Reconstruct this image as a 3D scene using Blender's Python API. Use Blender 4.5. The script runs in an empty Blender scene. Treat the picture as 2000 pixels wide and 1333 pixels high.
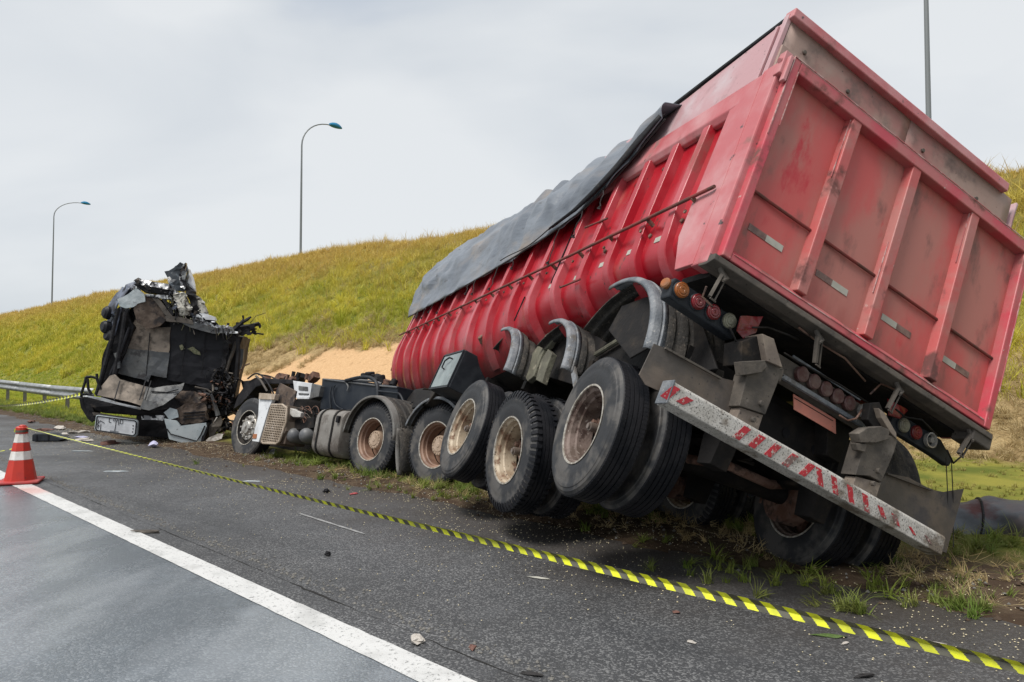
import bpy, bmesh, math, random
from mathutils import Vector, Matrix, noise
import numpy as np
random.seed(7); np.random.seed(7)
SC = bpy.context.scene
COL = SC.collection
# ---------------------------------------------------------------- camera, sky, sun
F, HOR, CAMH = 1400.0, 717.0, 1.5
PITCH = math.atan((HOR - 666.5) / F)
cam = bpy.data.cameras.new('camera'); camo = bpy.data.objects.new('camera', cam); COL.objects.link(camo)
cam.sensor_width = 36.0; cam.lens = 36.0 * F / 2000.0; cam.clip_end = 3000; cam.clip_start = 0.05
camo.location = (0, 0, CAMH); camo.rotation_euler = (math.pi / 2 + PITCH, 0, 0)
SC.camera = camo
SUN_DIR = Vector((-0.33, -0.30, 0.90)).normalized()
w = bpy.data.worlds.new('World'); SC.world = w; w.use_nodes = True
nt = w.node_tree; nt.nodes.clear()
def N(t, ty, **k):
    n = t.nodes.new(ty)
    for a, b in k.items(): setattr(n, a, b)
    return n
wo = N(nt, 'ShaderNodeOutputWorld'); bg1 = N(nt, 'ShaderNodeBackground'); bg2 = N(nt, 'ShaderNodeBackground'); mx = N(nt, 'ShaderNodeMixShader')
sky = N(nt, 'ShaderNodeTexSky'); sky.sky_type = 'NISHITA'; sky.sun_disc = False
sky.sun_elevation = math.asin(SUN_DIR.z); sky.sun_rotation = math.atan2(SUN_DIR.x, SUN_DIR.y)
bg1.inputs[1].default_value = 0.06
nt.links.new(sky.outputs[0], bg1.inputs[0])
tc = N(nt, 'ShaderNodeTexCoord'); mp = N(nt, 'ShaderNodeMapping'); mp.inputs['Scale'].default_value = (1.0, 1.0, 2.6)
nt.links.new(tc.outputs['Generated'], mp.inputs[0])
ns = N(nt, 'ShaderNodeTexNoise'); ns.inputs['Scale'].default_value = 1.7; ns.inputs['Detail'].default_value = 5; ns.inputs['Roughness'].default_value = 0.45; ns.inputs['Distortion'].default_value = 0.4
nt.links.new(mp.outputs[0], ns.inputs[0])
cr = N(nt, 'ShaderNodeValToRGB'); e = cr.color_ramp.elements
e[0].position = 0.34; e[0].color = (0.365, 0.405, 0.462, 1); e[1].position = 0.62; e[1].color = (0.545, 0.562, 0.575, 1)
m_ = cr.color_ramp.elements.new(0.47); m_.color = (0.470, 0.495, 0.520, 1)
nt.links.new(ns.outputs[0], cr.inputs[0]); nt.links.new(cr.outputs[0], bg2.inputs[0]); bg2.inputs[1].default_value = 1.10
mx.inputs[0].default_value = 0.9
nt.links.new(bg1.outputs[0], mx.inputs[1]); nt.links.new(bg2.outputs[0], mx.inputs[2]); nt.links.new(mx.outputs[0], wo.inputs[0])
sl = bpy.data.lights.new('sun', 'SUN'); sl.energy = 2.6; sl.angle = math.radians(24); sl.color = (1.0, 0.965, 0.91)
so = bpy.data.objects.new('sun', sl); COL.objects.link(so); so.rotation_euler = SUN_DIR.to_track_quat('Z', 'Y').to_euler(); so.location = (-20, -10, 30)
SC.view_settings.view_transform = 'Standard'; SC.view_settings.look = 'None'; SC.view_settings.exposure = 0.5; SC.view_settings.gamma = 1.0
SC.view_settings.use_curve_mapping = False
SC.cycles.max_bounces = 6; SC.cycles.transparent_max_bounces = 6; SC.cycles.use_denoising = True

# ---------------------------------------------------------------- materials
def mat(name, c, c2=None, sc=3.0, lo=0.4, hi=0.6, rough=0.6, metal=0.0, dirt=None, dsc=2.0, dlo=0.5, dhi=0.62, drough=0.9,
        mud=None, d2=None, d2sc=20.0, d2lo=0.6, d2hi=0.66, bump=0.0, bsc=60.0, stretch=None, spec=0.5, coat=0.0, detail=6):
    m = bpy.data.materials.new(name); m.use_nodes = True; t = m.node_tree; t.nodes.clear()
    out = N(t, 'ShaderNodeOutputMaterial'); b = N(t, 'ShaderNodeBsdfPrincipled'); t.links.new(b.outputs[0], out.inputs[0])
    tx = N(t, 'ShaderNodeTexCoord'); src = tx.outputs['Object']
    if stretch:
        q = N(t, 'ShaderNodeMapping'); q.inputs['Scale'].default_value = stretch; t.links.new(src, q.inputs[0]); src = q.outputs[0]
    def nz(s, lo, hi, det=detail, off=0):
        n = N(t, 'ShaderNodeTexNoise'); n.inputs['Scale'].default_value = s; n.inputs['Detail'].default_value = det; n.inputs['Roughness'].default_value = 0.6
        if off:
            o = N(t, 'ShaderNodeVectorMath'); o.operation = 'ADD'; o.inputs[1].default_value = (off, off * .7, off * 1.3); t.links.new(src, o.inputs[0]); t.links.new(o.outputs[0], n.inputs[0])
        else: t.links.new(src, n.inputs[0])
        r = N(t, 'ShaderNodeMapRange'); r.inputs[1].default_value = lo; r.inputs[2].default_value = hi; r.interpolation_type = 'SMOOTHSTEP'
        t.links.new(n.outputs[0], r.inputs[0]); return r.outputs[0], n.outputs[0]
    def mix(f, a, bb):
        x = N(t, 'ShaderNodeMix'); x.data_type = 'RGBA'
        t.links.new(f, x.inputs[0])
        for k, v in ((6, a), (7, bb)):
            if isinstance(v, tuple): x.inputs[k].default_value = v + (1,)
            else: t.links.new(v, x.inputs[k])
        return x.outputs[2]
    col = c; b.inputs['Roughness'].default_value = rough; b.inputs['Metallic'].default_value = metal
    b.inputs['Specular IOR Level'].default_value = spec
    if coat: b.inputs['Coat Weight'].default_value = coat; b.inputs['Coat Roughness'].default_value = 0.2
    if c2:
        f, _ = nz(sc, lo, hi); col = mix(f, c, c2)
    rr = None
    if dirt:
        f, _ = nz(dsc, dlo, dhi, off=3.1); col = mix(f, col, dirt)
        x = N(t, 'ShaderNodeMapRange'); x.inputs[3].default_value = rough; x.inputs[4].default_value = drough; t.links.new(f, x.inputs[0]); t.links.new(x.outputs[0], b.inputs['Roughness'])
    if d2:
        f, _ = nz(d2sc, d2lo, d2hi, off=7.7); col = mix(f, col, d2)
    if mud:   # splashed mud below a height of the object: (z full, z none, colour)
        sx = N(t, 'ShaderNodeSeparateXYZ'); t.links.new(tx.outputs['Object'], sx.inputs[0])
        _, nn = nz(2.6, 0, 1, off=11); _, n3 = nz(11, 0, 1, off=5)
        a = N(t, 'ShaderNodeMath'); a.operation = 'MULTIPLY_ADD'; a.inputs[1].default_value = .75; t.links.new(nn, a.inputs[0]); t.links.new(sx.outputs[2], a.inputs[2])
        a2 = N(t, 'ShaderNodeMath'); a2.operation = 'MULTIPLY_ADD'; a2.inputs[1].default_value = .35; t.links.new(n3, a2.inputs[0]); t.links.new(a.outputs[0], a2.inputs[2])
        r = N(t, 'ShaderNodeMapRange'); r.interpolation_type = 'SMOOTHSTEP'; r.inputs[1].default_value = mud[0] + .55; r.inputs[2].default_value = mud[1] + .55; r.inputs[3].default_value = .9; r.inputs[4].default_value = 0; t.links.new(a2.outputs[0], r.inputs[0])
        col = mix(r.outputs[0], col, mud[2])
    if isinstance(col, tuple): b.inputs['Base Color'].default_value = col + (1,)
    else: t.links.new(col, b.inputs['Base Color'])
    if bump:
        n = N(t, 'ShaderNodeTexNoise'); n.inputs['Scale'].default_value = bsc; n.inputs['Detail'].default_value = 5; t.links.new(src, n.inputs[0])
        u = N(t, 'ShaderNodeBump'); u.inputs['Strength'].default_value = bump; u.inputs['Distance'].default_value = 0.02; t.links.new(n.outputs[0], u.inputs['Height']); t.links.new(u.outputs[0], b.inputs['Normal'])
    m['bsdf'] = 1
    return m
M = {}
M['red_side'] = mat('red_paint_side', mud=(-.42, .12, (.085, .03, .026)), stretch=(1.0, 1.0, .5), c=(.34, .005, .014), c2=(.44, .035, .05), sc=1.9, lo=.45, hi=.75, rough=.30, dirt=(.30, .09, .07), dsc=2.3, dlo=.55, dhi=.75, drough=.6, d2=(.07, .03, .025), d2sc=16, d2lo=.62, d2hi=.70, bump=.10, bsc=9, coat=.1)
M['red_rib'] = mat('red_paint_rib', mud=(-.45, .08, (.085, .03, .026)), stretch=(1.0, 1.0, .5), c=(.36, .007, .018), c2=(.47, .08, .095), sc=2.0, lo=.42, hi=.7, rough=.32, dirt=(.26, .07, .06), dsc=3.0, dlo=.58, dhi=.76, d2=(.06, .03, .03), d2sc=18, d2lo=.67, d2hi=.72, bump=.08, bsc=20, coat=.1)
M['red_rail'] = mat('red_paint_faded', (.44, .10, .11), (.50, .23, .235), sc=1.5, lo=.38, hi=.62, rough=.36, dirt=(.24, .12, .11), dsc=4.0, dlo=.57, dhi=.72, d2=(.08, .05, .05), d2sc=11, d2lo=.66, d2hi=.71, bump=.1, bsc=14)
M['board'] = mat('weathered_board', (.44, .25, .265), (.47, .37, .385), sc=1.2, lo=.42, hi=.6, rough=.38, dirt=(.30, .19, .20), dsc=3.5, dlo=.56, dhi=.74, d2=(.07, .05, .045), d2sc=25, d2lo=.67, d2hi=.71, bump=.12, bsc=18)
M['board_rear'] = mat('weathered_board_rear', (.34, .24, .205), (.34, .16, .145), sc=1.4, lo=.48, hi=.66, rough=.65, dirt=(.15, .11, .10), dsc=3.0, dlo=.5, dhi=.72, d2=(.07, .05, .04), d2sc=25, d2lo=.66, d2hi=.7, bump=.12, bsc=18)
M['red_gate'] = mat('red_paint_tailgate', stretch=(1.0, 1.0, .42), mud=(-.1, .30, (.28, .075, .065)), c=(.50, .085, .080), c2=(.41, .15, .125), sc=1.5, lo=.42, hi=.60, rough=.55, dirt=(.46, .020, .030), dsc=3.1, dlo=.60, dhi=.70, drough=.45, d2=(.20, .085, .07), d2sc=6, d2lo=.54, d2hi=.74, bump=.07, bsc=16)
M['red_gate_rib'] = mat('red_paint_tailgate_rib', (.44, .085, .082), (.38, .14, .125), sc=3, rough=.5, dirt=(.13, .05, .045), dsc=4, dlo=.55, dhi=.70, d2=(.45, .28, .25), d2sc=13, d2lo=.68, d2hi=.71, bump=.1, bsc=20)
M['red_gate_frame'] = mat('red_paint_tailgate_frame', (.48, .055, .08), (.42, .12, .12), sc=2, rough=.45, dirt=(.15, .065, .055), dsc=4, dlo=.56, dhi=.7, d2=(.5, .38, .35), d2sc=15, d2lo=.69, d2hi=.71, bump=.1, bsc=20)
M['rust'] = mat('rusty_steel', (.12, .055, .035), (.20, .12, .09), sc=6, rough=.85, dirt=(.05, .03, .025), dsc=9, bump=.3, bsc=50)
M['redrust'] = mat('rusty_red_rod', (.20, .035, .030), (.10, .04, .03), sc=8, rough=.7)
M['dark'] = mat('black_chassis_steel', (.011, .010, .010), (.028, .023, .019), sc=5, lo=.45, hi=.7, rough=.7, dirt=(.06, .045, .033), dsc=4, dlo=.6, dhi=.75, bump=.25, bsc=30, spec=.22)
M['mudsteel'] = mat('muddy_steel', (.095, .080, .066), (.058, .050, .043), sc=6, lo=.4, hi=.65, rough=.8, dirt=(.15, .13, .11), dsc=5, dlo=.56, dhi=.72, d2=(.03, .025, .02), d2sc=40, d2lo=.62, d2hi=.68, bump=.18, bsc=40)
M['tan'] = mat('dusty_tan_steel', (.215, .175, .14), (.15, .12, .10), sc=6, rough=.8, d2=(.05, .04, .035), d2sc=40, d2lo=.62, d2hi=.68, bump=.15, bsc=40)
M['guard'] = mat('dusty_grey_guard', (.17, .165, .155), (.11, .10, .09), sc=5, rough=.7, d2=(.25, .24, .22), d2sc=40, d2lo=.62, d2hi=.68, bump=.2, bsc=50)
M['torn'] = mat('hole_light_and_strips', (.20, .19, .12), (.10, .11, .06), sc=25, rough=.9)  # light through wall holes painted as colour; also serves hanging strips
M['olive'] = mat('muddy_olive_steel', (.13, .125, .09), (.08, .075, .055), sc=5, rough=.8, dirt=(.22, .20, .15), dsc=9, dlo=.56, dhi=.68, bump=.35, bsc=40)
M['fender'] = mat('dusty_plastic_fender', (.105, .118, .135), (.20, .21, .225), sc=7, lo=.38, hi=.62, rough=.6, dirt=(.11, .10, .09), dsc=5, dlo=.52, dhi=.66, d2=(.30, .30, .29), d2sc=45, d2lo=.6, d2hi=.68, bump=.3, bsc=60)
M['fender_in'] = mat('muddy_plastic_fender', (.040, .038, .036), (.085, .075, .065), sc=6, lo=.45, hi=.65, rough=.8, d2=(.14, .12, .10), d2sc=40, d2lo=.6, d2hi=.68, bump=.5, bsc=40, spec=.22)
M['flap'] = mat('dusty_rubber_flap', (.125, .098, .078), (.075, .064, .056), sc=3, rough=.6, dirt=(.06, .055, .055), dsc=3, dlo=.55, dhi=.7, d2=(.04, .035, .03), d2sc=35, d2lo=.66, d2hi=.7, bump=.15, bsc=20)
M['tyre'] = mat('dusty_tyre', (.020, .021, .024), (.075, .070, .066), sc=4.0, lo=.46, hi=.60, rough=.62, dirt=(.105, .096, .085), dsc=3.2, dlo=.52, dhi=.72, drough=.8, bump=.12, bsc=40)
M['tread'] = mat('black_tyre_tread', (.008, .009, .012), (.018, .018, .021), sc=5, rough=.55, d2=(.10, .09, .08), d2sc=50, d2lo=.68, d2hi=.72, bump=.25, bsc=60, spec=.22)
M['rim_cream'] = mat('cream_wheel_rim', (.46, .38, .28), (.30, .22, .15), sc=5, lo=.4, hi=.65, rough=.55, dirt=(.16, .09, .055), dsc=8, dlo=.5, dhi=.62, d2=(.06, .04, .03), d2sc=30, d2lo=.58, d2hi=.66, bump=.2, bsc=50)
M['rim_rust'] = mat('rusty_wheel_rim', (.19, .14, .12), (.10, .07, .055), sc=6, rough=.7, dirt=(.06, .035, .028), dsc=10, dlo=.5, dhi=.6, d2=(.33, .28, .25), d2sc=34, d2lo=.62, d2hi=.67, bump=.25, bsc=60)
M['rim_brown'] = mat('brown_wheel_rim', (.27, .165, .115), (.17, .095, .065), sc=4, rough=.6, dirt=(.07, .04, .03), dsc=9, dlo=.6, dhi=.7, bump=.12, bsc=40)
M['hub'] = mat('dusty_hub', (.40, .30, .225), (.28, .20, .14), sc=7, rough=.7, bump=.15, bsc=50)
M['alu'] = mat('worn_alloy', (.50, .48, .45), (.30, .28, .25), sc=7, rough=.45, metal=.6, dirt=(.12, .10, .09), dsc=12, dlo=.55, dhi=.62, bump=.1)
M['edge'] = mat('bright_rim_edge', (.50, .47, .42), (.25, .22, .18), sc=20, rough=.5, metal=.3)
M['tarp'] = mat('grey_tarpaulin', (.11, .125, .150), (.17, .19, .22), sc=1.1, lo=.35, hi=.65, rough=.42, dirt=(.25, .205, .17), dsc=1.0, dlo=.5, dhi=.72, drough=.6, d2=(.06, .06, .065), d2sc=9, d2lo=.60, d2hi=.72, stretch=(1.0, .55, 1.6), bump=1.0, bsc=6)
M['tarp_in'] = mat('dirty_tarpaulin_folds', (.13, .095, .095), (.075, .088, .10), sc=2.0, rough=.5, dirt=(.10, .035, .032), dsc=1.8, dlo=.5, dhi=.65, bump=.5, bsc=8)
M['rope'] = mat('black_cord', (.02, .018, .018), rough=.8)
M['white_paint'] = mat('dirty_white_paint', (.50, .48, .45), (.40, .38, .35), sc=8, rough=.55, dirt=(.17, .14, .11), dsc=3.5, dlo=.50, dhi=.62, d2=(.05, .045, .04), d2sc=95, d2lo=.52, d2hi=.66, bump=.15, bsc=60)
M['clod'] = mat('soil_clod', (.085, .055, .035), (.05, .035, .025), sc=9, rough=1)
M['red_tape'] = mat('red_reflective_tape', (.42, .02, .035), (.30, .02, .03), sc=12, rough=.45, dirt=(.16, .10, .09), dsc=7, dlo=.55, dhi=.62, d2=(.42, .37, .33), d2sc=60, d2lo=.57, d2hi=.62)
M['refl'] = mat('grey_reflector', (.42, .41, .36), (.36, .35, .30), sc=12, rough=.4)
M['refl_red'] = mat('dull_red_reflector', (.12, .065, .055), (.20, .12, .10), sc=14, rough=.45)
M['lamp_red'] = mat('red_lamp_lens', (.22, .012, .020), (.15, .02, .02), sc=12, rough=.3, coat=.2)
M['lamp_darkred'] = mat('dirty_red_lamp_lens', (.085, .030, .028), (.13, .08, .07), sc=14, rough=.5, bump=.2)
M['lamp_amber'] = mat('amber_lamp_lens', (.33, .10, .02), (.24, .10, .04), sc=10, rough=.35, coat=.2)
M['lamp_white'] = mat('dull_white_lamp_lens', (.24, .23, .17), (.17, .16, .12), sc=10, rough=.4)
M['lamp_clear'] = mat('clear_lamp_lens', (.60, .58, .54), (.4, .38, .35), sc=10, rough=.2, metal=.3)
M['plate'] = mat('faded_red_plate', (.62, .22, .16), (.52, .2, .15), sc=8, rough=.6, d2=(.1, .05, .04), d2sc=30, d2lo=.68, d2hi=.7)
M['boxpanel'] = mat('grey_toolbox_front', (.235, .275, .28), (.17, .20, .205), sc=4, rough=.5, dirt=(.36, .37, .36), dsc=12, dlo=.6, dhi=.7, d2=(.08, .08, .08), d2sc=20, d2lo=.66, d2hi=.7)
M['blackplastic'] = mat('black_plastic', (.017, .020, .025), (.03, .034, .04), sc=4, rough=.5, bump=.08, spec=.22)
M['blackbox'] = mat('black_steel_box', (.012, .016, .023), (.026, .030, .036), sc=3, lo=.4, hi=.7, rough=.42, dirt=(.10, .09, .08), dsc=5, dlo=.68, dhi=.78, d2=(.25, .24, .22), d2sc=30, d2lo=.72, d2hi=.74, bump=.06, spec=.22)
M['tank'] = mat('dusty_fuel_tank', (.23, .215, .195), (.14, .125, .11), sc=2.5, lo=.4, hi=.65, rough=.45, metal=.25, dirt=(.09, .075, .065), dsc=3, dlo=.52, dhi=.68, d2=(.34, .32, .3), d2sc=18, d2lo=.64, d2hi=.68, bump=.1, bsc=20)
M['airtank'] = mat('grey_air_tank', (.095, .098, .105), (.13, .13, .13), sc=6, rough=.5)
M['grille'] = mat('beige_grille', (.40, .33, .26), (.30, .24, .18), sc=6, rough=.7, dirt=(.50, .44, .38), dsc=9, dlo=.58, dhi=.68)
M['grille_back'] = mat('dark_grille_backing', (.14, .11, .085), rough=.9)
M['white'] = mat('white_cab_paint', (.66, .68, .70), (.52, .53, .55), sc=5, rough=.4, d2=(.10, .10, .10), d2sc=20, d2lo=.66, d2hi=.69)
M['panel_ltgrey'] = mat('light_grey_cab_panel', (.35, .40, .42), (.42, .46, .475), sc=4, rough=.45, dirt=(.10, .10, .10), dsc=6, dlo=.62, dhi=.70, d2=(.05, .05, .05), d2sc=26, d2lo=.64, d2hi=.68, bump=.1)
M['panel_beige'] = mat('bare_scorched_panel', (.25, .205, .165), (.11, .09, .072), sc=3, lo=.4, hi=.62, rough=.75, dirt=(.050, .042, .036), dsc=3.2, dlo=.52, dhi=.68, d2=(.03, .025, .025), d2sc=22, d2lo=.64, d2hi=.7, bump=.25, bsc=20)
M['panel_grey'] = mat('scorched_grey_panel', (.075, .080, .086), (.115, .115, .112), sc=3, rough=.5, dirt=(.045, .043, .045), dsc=4, dlo=.52, dhi=.66, d2=(.22, .21, .19), d2sc=16, d2lo=.68, d2hi=.73, bump=.2, bsc=20)
M['panel_brown'] = mat('scorched_brown_panel', (.075, .052, .038), (.16, .12, .095), sc=3.5, lo=.45, hi=.68, rough=.8, dirt=(.025, .02, .02), dsc=4, dlo=.5, dhi=.62, bump=.3, bsc=25)
M['scratch'] = mat('bare_scratched_edge', (.50, .34, .32), (.40, .12, .12), sc=9, lo=.4, hi=.55, rough=.6)
M['char'] = mat('charred_black', (.008, .008, .010), (.020, .019, .021), sc=4, rough=.65, dirt=(.06, .052, .045), dsc=7, dlo=.62, dhi=.72, bump=.4, bsc=25, spec=.22)
M['charsmooth'] = mat('charred_wall', (.010, .010, .013), (.018, .018, .022), sc=2, rough=.5, dirt=(.05, .045, .042), dsc=5, dlo=.64, dhi=.75, bump=.12, bsc=10, spec=.22)
M['foil'] = mat('crumpled_aluminium', (.62, .62, .62), (.18, .18, .19), sc=9, lo=.42, hi=.56, rough=.35, metal=.7, dirt=(.025, .025, .03), dsc=6, dlo=.5, dhi=.58, bump=.6, bsc=14)
M['insul'] = mat('torn_insulation', (.52, .50, .45), (.30, .29, .25), sc=14, lo=.42, hi=.56, rough=.9, dirt=(.05, .045, .04), dsc=12, dlo=.54, dhi=.6, bump=.8, bsc=22)
M['shinyblack'] = mat('glossy_black_sheet', (.022, .028, .035), (.10, .12, .14), sc=6, lo=.5, hi=.66, rough=.28, bump=.4, bsc=8)
M['bluegrey'] = mat('blue_grey_cab_skin', (.12, .14, .19), (.055, .062, .085), sc=4, rough=.45, dirt=(.02, .02, .024), dsc=3.5, dlo=.5, dhi=.64, bump=.2)
M['galv'] = mat('galvanised_steel', (.36, .37, .375), (.27, .28, .28), sc=3, rough=.5, metal=.5, dirt=(.20, .18, .15), dsc=7, dlo=.6, dhi=.72)
M['post'] = mat('weathered_post', (.20, .195, .18), (.13, .125, .115), sc=4, rough=.8)
M['pole'] = mat('grey_lamp_pole', (.22, .235, .245), rough=.5, metal=.3)
M['lampblue'] = mat('blue_lamp_head', (.010, .20, .38), rough=.4)
M['cone_red'] = mat('orange_red_cone', (.50, .030, .014), (.42, .026, .015), sc=6, rough=.5, d2=(.16, .05, .04), d2sc=14, d2lo=.66, d2hi=.72)
M['cone_white'] = mat('white_cone_band', (.72, .70, .68), (.6, .57, .53), sc=8, rough=.4, d2=(.3, .14, .12), d2sc=22, d2lo=.66, d2hi=.69)
M['cone_base'] = mat('red_cone_base', (.42, .035, .035), (.33, .05, .045), sc=7, rough=.6)
M['tape_y'] = mat('yellow_tape', (.72, .74, .02), (.50, .52, .03), sc=9, rough=.35)
M['tape_k'] = mat('black_tape', (.05, .048, .03), (.11, .105, .08), sc=7, rough=.3)
M['purple'] = mat('white_purple_packet', (.60, .60, .66), (.30, .28, .52), sc=18, rough=.5)
M['debris_w'] = mat('pale_debris', (.50, .47, .43), (.35, .31, .27), sc=14, rough=.8)
M['debris_b'] = mat('brown_debris', (.17, .08, .06), (.10, .05, .04), sc=14, rough=.8)
M['grain'] = mat('pale_grain', (.52, .42, .22), (.60, .56, .44), sc=3, rough=.8)
M['stone'] = mat('small_stones', (.20, .19, .17), (.10, .095, .09), sc=9, rough=.9)
M['leafg'] = mat('weed_leaf', (.09, .14, .03), (.05, .09, .02), sc=9, rough=.7)
M['glassy'] = mat('grey_spoke_metal', (.17, .14, .125), (.10, .075, .06), sc=12, rough=.6)

# ---------------------------------------------------------------- geometry helpers
def V(*a): return Vector(a if len(a) > 1 else a[0])
class B:
    def __init__(s): s.v = []; s.f = []; s.m = []; s.cm = 0
    def add(s, vs, fs):
        o = len(s.v); s.v += [tuple(x) for x in vs]; s.f += [tuple(i + o for i in f) for f in fs]; s.m += [s.cm] * len(fs); return s
    def box(s, a, b):
        (x0, y0, z0), (x1, y1, z1) = a, b
        vs = [(x, y, z) for x in (x0, x1) for y in (y0, y1) for z in (z0, z1)]
        return s.add(vs, [(0, 1, 3, 2), (4, 6, 7, 5), (0, 4, 5, 1), (2, 3, 7, 6), (0, 2, 6, 4), (1, 5, 7, 3)])
    def bar(s, a, b, wd, ht, up=(0, 0, 1)):
        a, b = Vector(a), Vector(b); d = (b - a).normalized(); u = Vector(up); x = d.cross(u)
        if x.length < 1e-4: x = d.cross(Vector((1, 0, 0)))
        x.normalize(); u = x.cross(d)
        vs = [p + x * i * wd / 2 + u * j * ht / 2 for p in (a, b) for i in (-1, 1) for j in (-1, 1)]
        return s.add(vs, [(0, 1, 3, 2), (4, 6, 7, 5), (0, 4, 5, 1), (2, 3, 7, 6), (0, 2, 6, 4), (1, 5, 7, 3)])
    def tube(s, pts, r, n=8, cap=True):
        pts = [Vector(p) for p in pts]; rs = r if isinstance(r, (list, tuple)) else [r] * len(pts)
        prev = None; rings = []
        for i, p in enumerate(pts):
            d = (pts[min(i + 1, len(pts) - 1)] - pts[max(i - 1, 0)])
            if d.length < 1e-9: d = Vector((0, 0, 1))
            d.normalize()
            if prev is None:
                prev = d.orthogonal().normalized()
            prev = (prev - d * prev.dot(d));
            if prev.length < 1e-6: prev = d.orthogonal()
            prev.normalize(); y = d.cross(prev)
            rings.append([p + (prev * math.cos(2 * math.pi * k / n) + y * math.sin(2 * math.pi * k / n)) * rs[i] for k in range(n)])
        vs = [q for rr in rings for q in rr]; fs = []
        for i in range(len(pts) - 1):
            for k in range(n):
                fs.append((i * n + k, i * n + (k + 1) % n, (i + 1) * n + (k + 1) % n, (i + 1) * n + k))
        if cap: fs.append(tuple(range(n))[::-1]); fs.append(tuple(range((len(pts) - 1) * n, len(pts) * n)))
        return s.add(vs, fs)
    def lathe(s, prof, c, ax, n=40, closed=False):
        c = Vector(c); ax = Vector(ax).normalized(); u = ax.orthogonal().normalized(); w_ = ax.cross(u)
        vs = []
        for (h, r) in prof:
            for k in range(n):
                a = 2 * math.pi * k / n; vs.append(c + ax * h + (u * math.cos(a) + w_ * math.sin(a)) * r)
        fs = []; L = len(prof)
        for i in range(L if closed else L - 1):
            j = (i + 1) % L
            for k in range(n): fs.append((i * n + k, i * n + (k + 1) % n, j * n + (k + 1) % n, j * n + k))
        return s.add(vs, fs)
    def disc(s, c, ax, r, h, n=20, bev=0.0):
        pr = [(0, 0.0005), (0, r), (h - bev, r), (h, r - bev), (h, 0.0005)]
        return s.lathe(pr, c, ax, n)
    def prism(s, poly, ext):
        ext = Vector(ext); a = [Vector(p) for p in poly]; n = len(a)
        s.add(a + [p + ext for p in a], [tuple(range(n))[::-1], tuple(range(n, 2 * n))] + [(i, (i + 1) % n, (i + 1) % n + n, i + n) for i in range(n)])
        return s
    def grid(s, fn, nu, nv, flip=False):
        vs = [fn(i / nu, j / nv) for i in range(nu + 1) for j in range(nv + 1)]
        fs = [(i * (nv + 1) + j, (i + 1) * (nv + 1) + j, (i + 1) * (nv + 1) + j + 1, i * (nv + 1) + j + 1) for i in range(nu) for j in range(nv)]
        return s.add(vs, fs)
    def build(s, name, m, parent=None, smooth=False, bevel=0.0, solid=0.0, world=None, sharp=40, kind=None, label=None):
        me = bpy.data.meshes.new(name); me.from_pydata(s.v, [], s.f); me.update()
        ms = m if isinstance(m, (list, tuple)) else [m]
        for x in ms: me.materials.append(M[x] if isinstance(x, str) else x)
        if len(ms) > 1: me.polygons.foreach_set('material_index', s.m)
        bm = bmesh.new(); bm.from_mesh(me); bmesh.ops.recalc_face_normals(bm, faces=bm.faces); bm.to_mesh(me); bm.free()
        o = bpy.data.objects.new(name, me); COL.objects.link(o)
        if parent: o.parent = parent
        if world is not None: o.matrix_world = world
        if smooth:
            me.polygons.foreach_set('use_smooth', [True] * len(me.polygons)); me.set_sharp_from_angle(angle=math.radians(sharp))
        if solid:
            q = o.modifiers.new('solid', 'SOLIDIFY'); q.thickness = solid; q.offset = 0
        if bevel:
            q = o.modifiers.new('bevel', 'BEVEL'); q.width = bevel; q.segments = 2; q.limit_method = 'ANGLE'; q.angle_limit = math.radians(35)
        if kind: o['kind'] = kind
        if label: o['label'] = label
        return o
def thing(name, label, cat, mw=None, group=None):
    o = bpy.data.objects.new(name, None); COL.objects.link(o); o.empty_display_size = .2
    if mw is not None: o.matrix_world = mw
    o['label'] = label; o['category'] = cat
    if group: o['group'] = group
    return o
def tag(o, label, cat, group=None):
    o['label'] = label; o['category'] = cat
    if group: o['group'] = group
    return o
def empty(name, parent, mw=None):
    o = bpy.data.objects.new(name, None); COL.objects.link(o); o.parent = parent; o.empty_display_size = .1
    if mw is not None: o.matrix_local = mw
    return o
def dup(o, parent=None, ml=None):
    c = o.copy(); COL.objects.link(c)
    if parent is not None: c.parent = parent
    if ml is not None: c.matrix_local = ml
    for ch in o.children:
        dup(ch, c)
    return c
def frame(X, Y, t):
    X = Vector(X).normalized(); Y = Vector(Y); Y = (Y - X * X.dot(Y)).normalized(); Z = X.cross(Y)
    m = Matrix.Identity(4)
    for i in range(3): m[i][0], m[i][1], m[i][2], m[i][3] = X[i], Y[i], Z[i], t[i]
    return m
def ray(px, py):
    x = (px - 1000) / F; z = -(py - 666.5) / F
    return Vector((x, math.cos(PITCH) - z * math.sin(PITCH), math.sin(PITCH) + z * math.cos(PITCH)))
def loc(mw, px, py, ax, val):
    """the point in frame mw on its plane ax = val that shows at (px, py) of the photograph"""
    mi = mw.inverted(); c = mi @ Vector((0, 0, CAMH)); d = mi.to_3x3() @ ray(px, py)
    return c + d * ((val - c[ax]) / d[ax])
def gpt(px, py, z=0.0): return loc(Matrix.Identity(4), px, py, 2, z)
def nz3(p, s=1.0, o=0.0): return noise.noise_vector(Vector(p) * s + Vector((o, o * 1.7, -o)))
def crumple(o, amp, sc, cuts=3, seed=0):
    me = o.data; bm = bmesh.new(); bm.from_mesh(me)
    bmesh.ops.triangulate(bm, faces=bm.faces)
    for _ in range(cuts):
        es = [e for e in bm.edges if e.calc_length() > 0.09]
        if not es: break
        bmesh.ops.subdivide_edges(bm, edges=es, cuts=1)
        bmesh.ops.triangulate(bm, faces=bm.faces)
    for v in bm.verts: v.co += nz3(v.co, sc, seed) * amp + nz3(v.co, sc * 3.3, seed + 5) * amp * .3
    bm.to_mesh(me); bm.free(); return o
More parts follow.
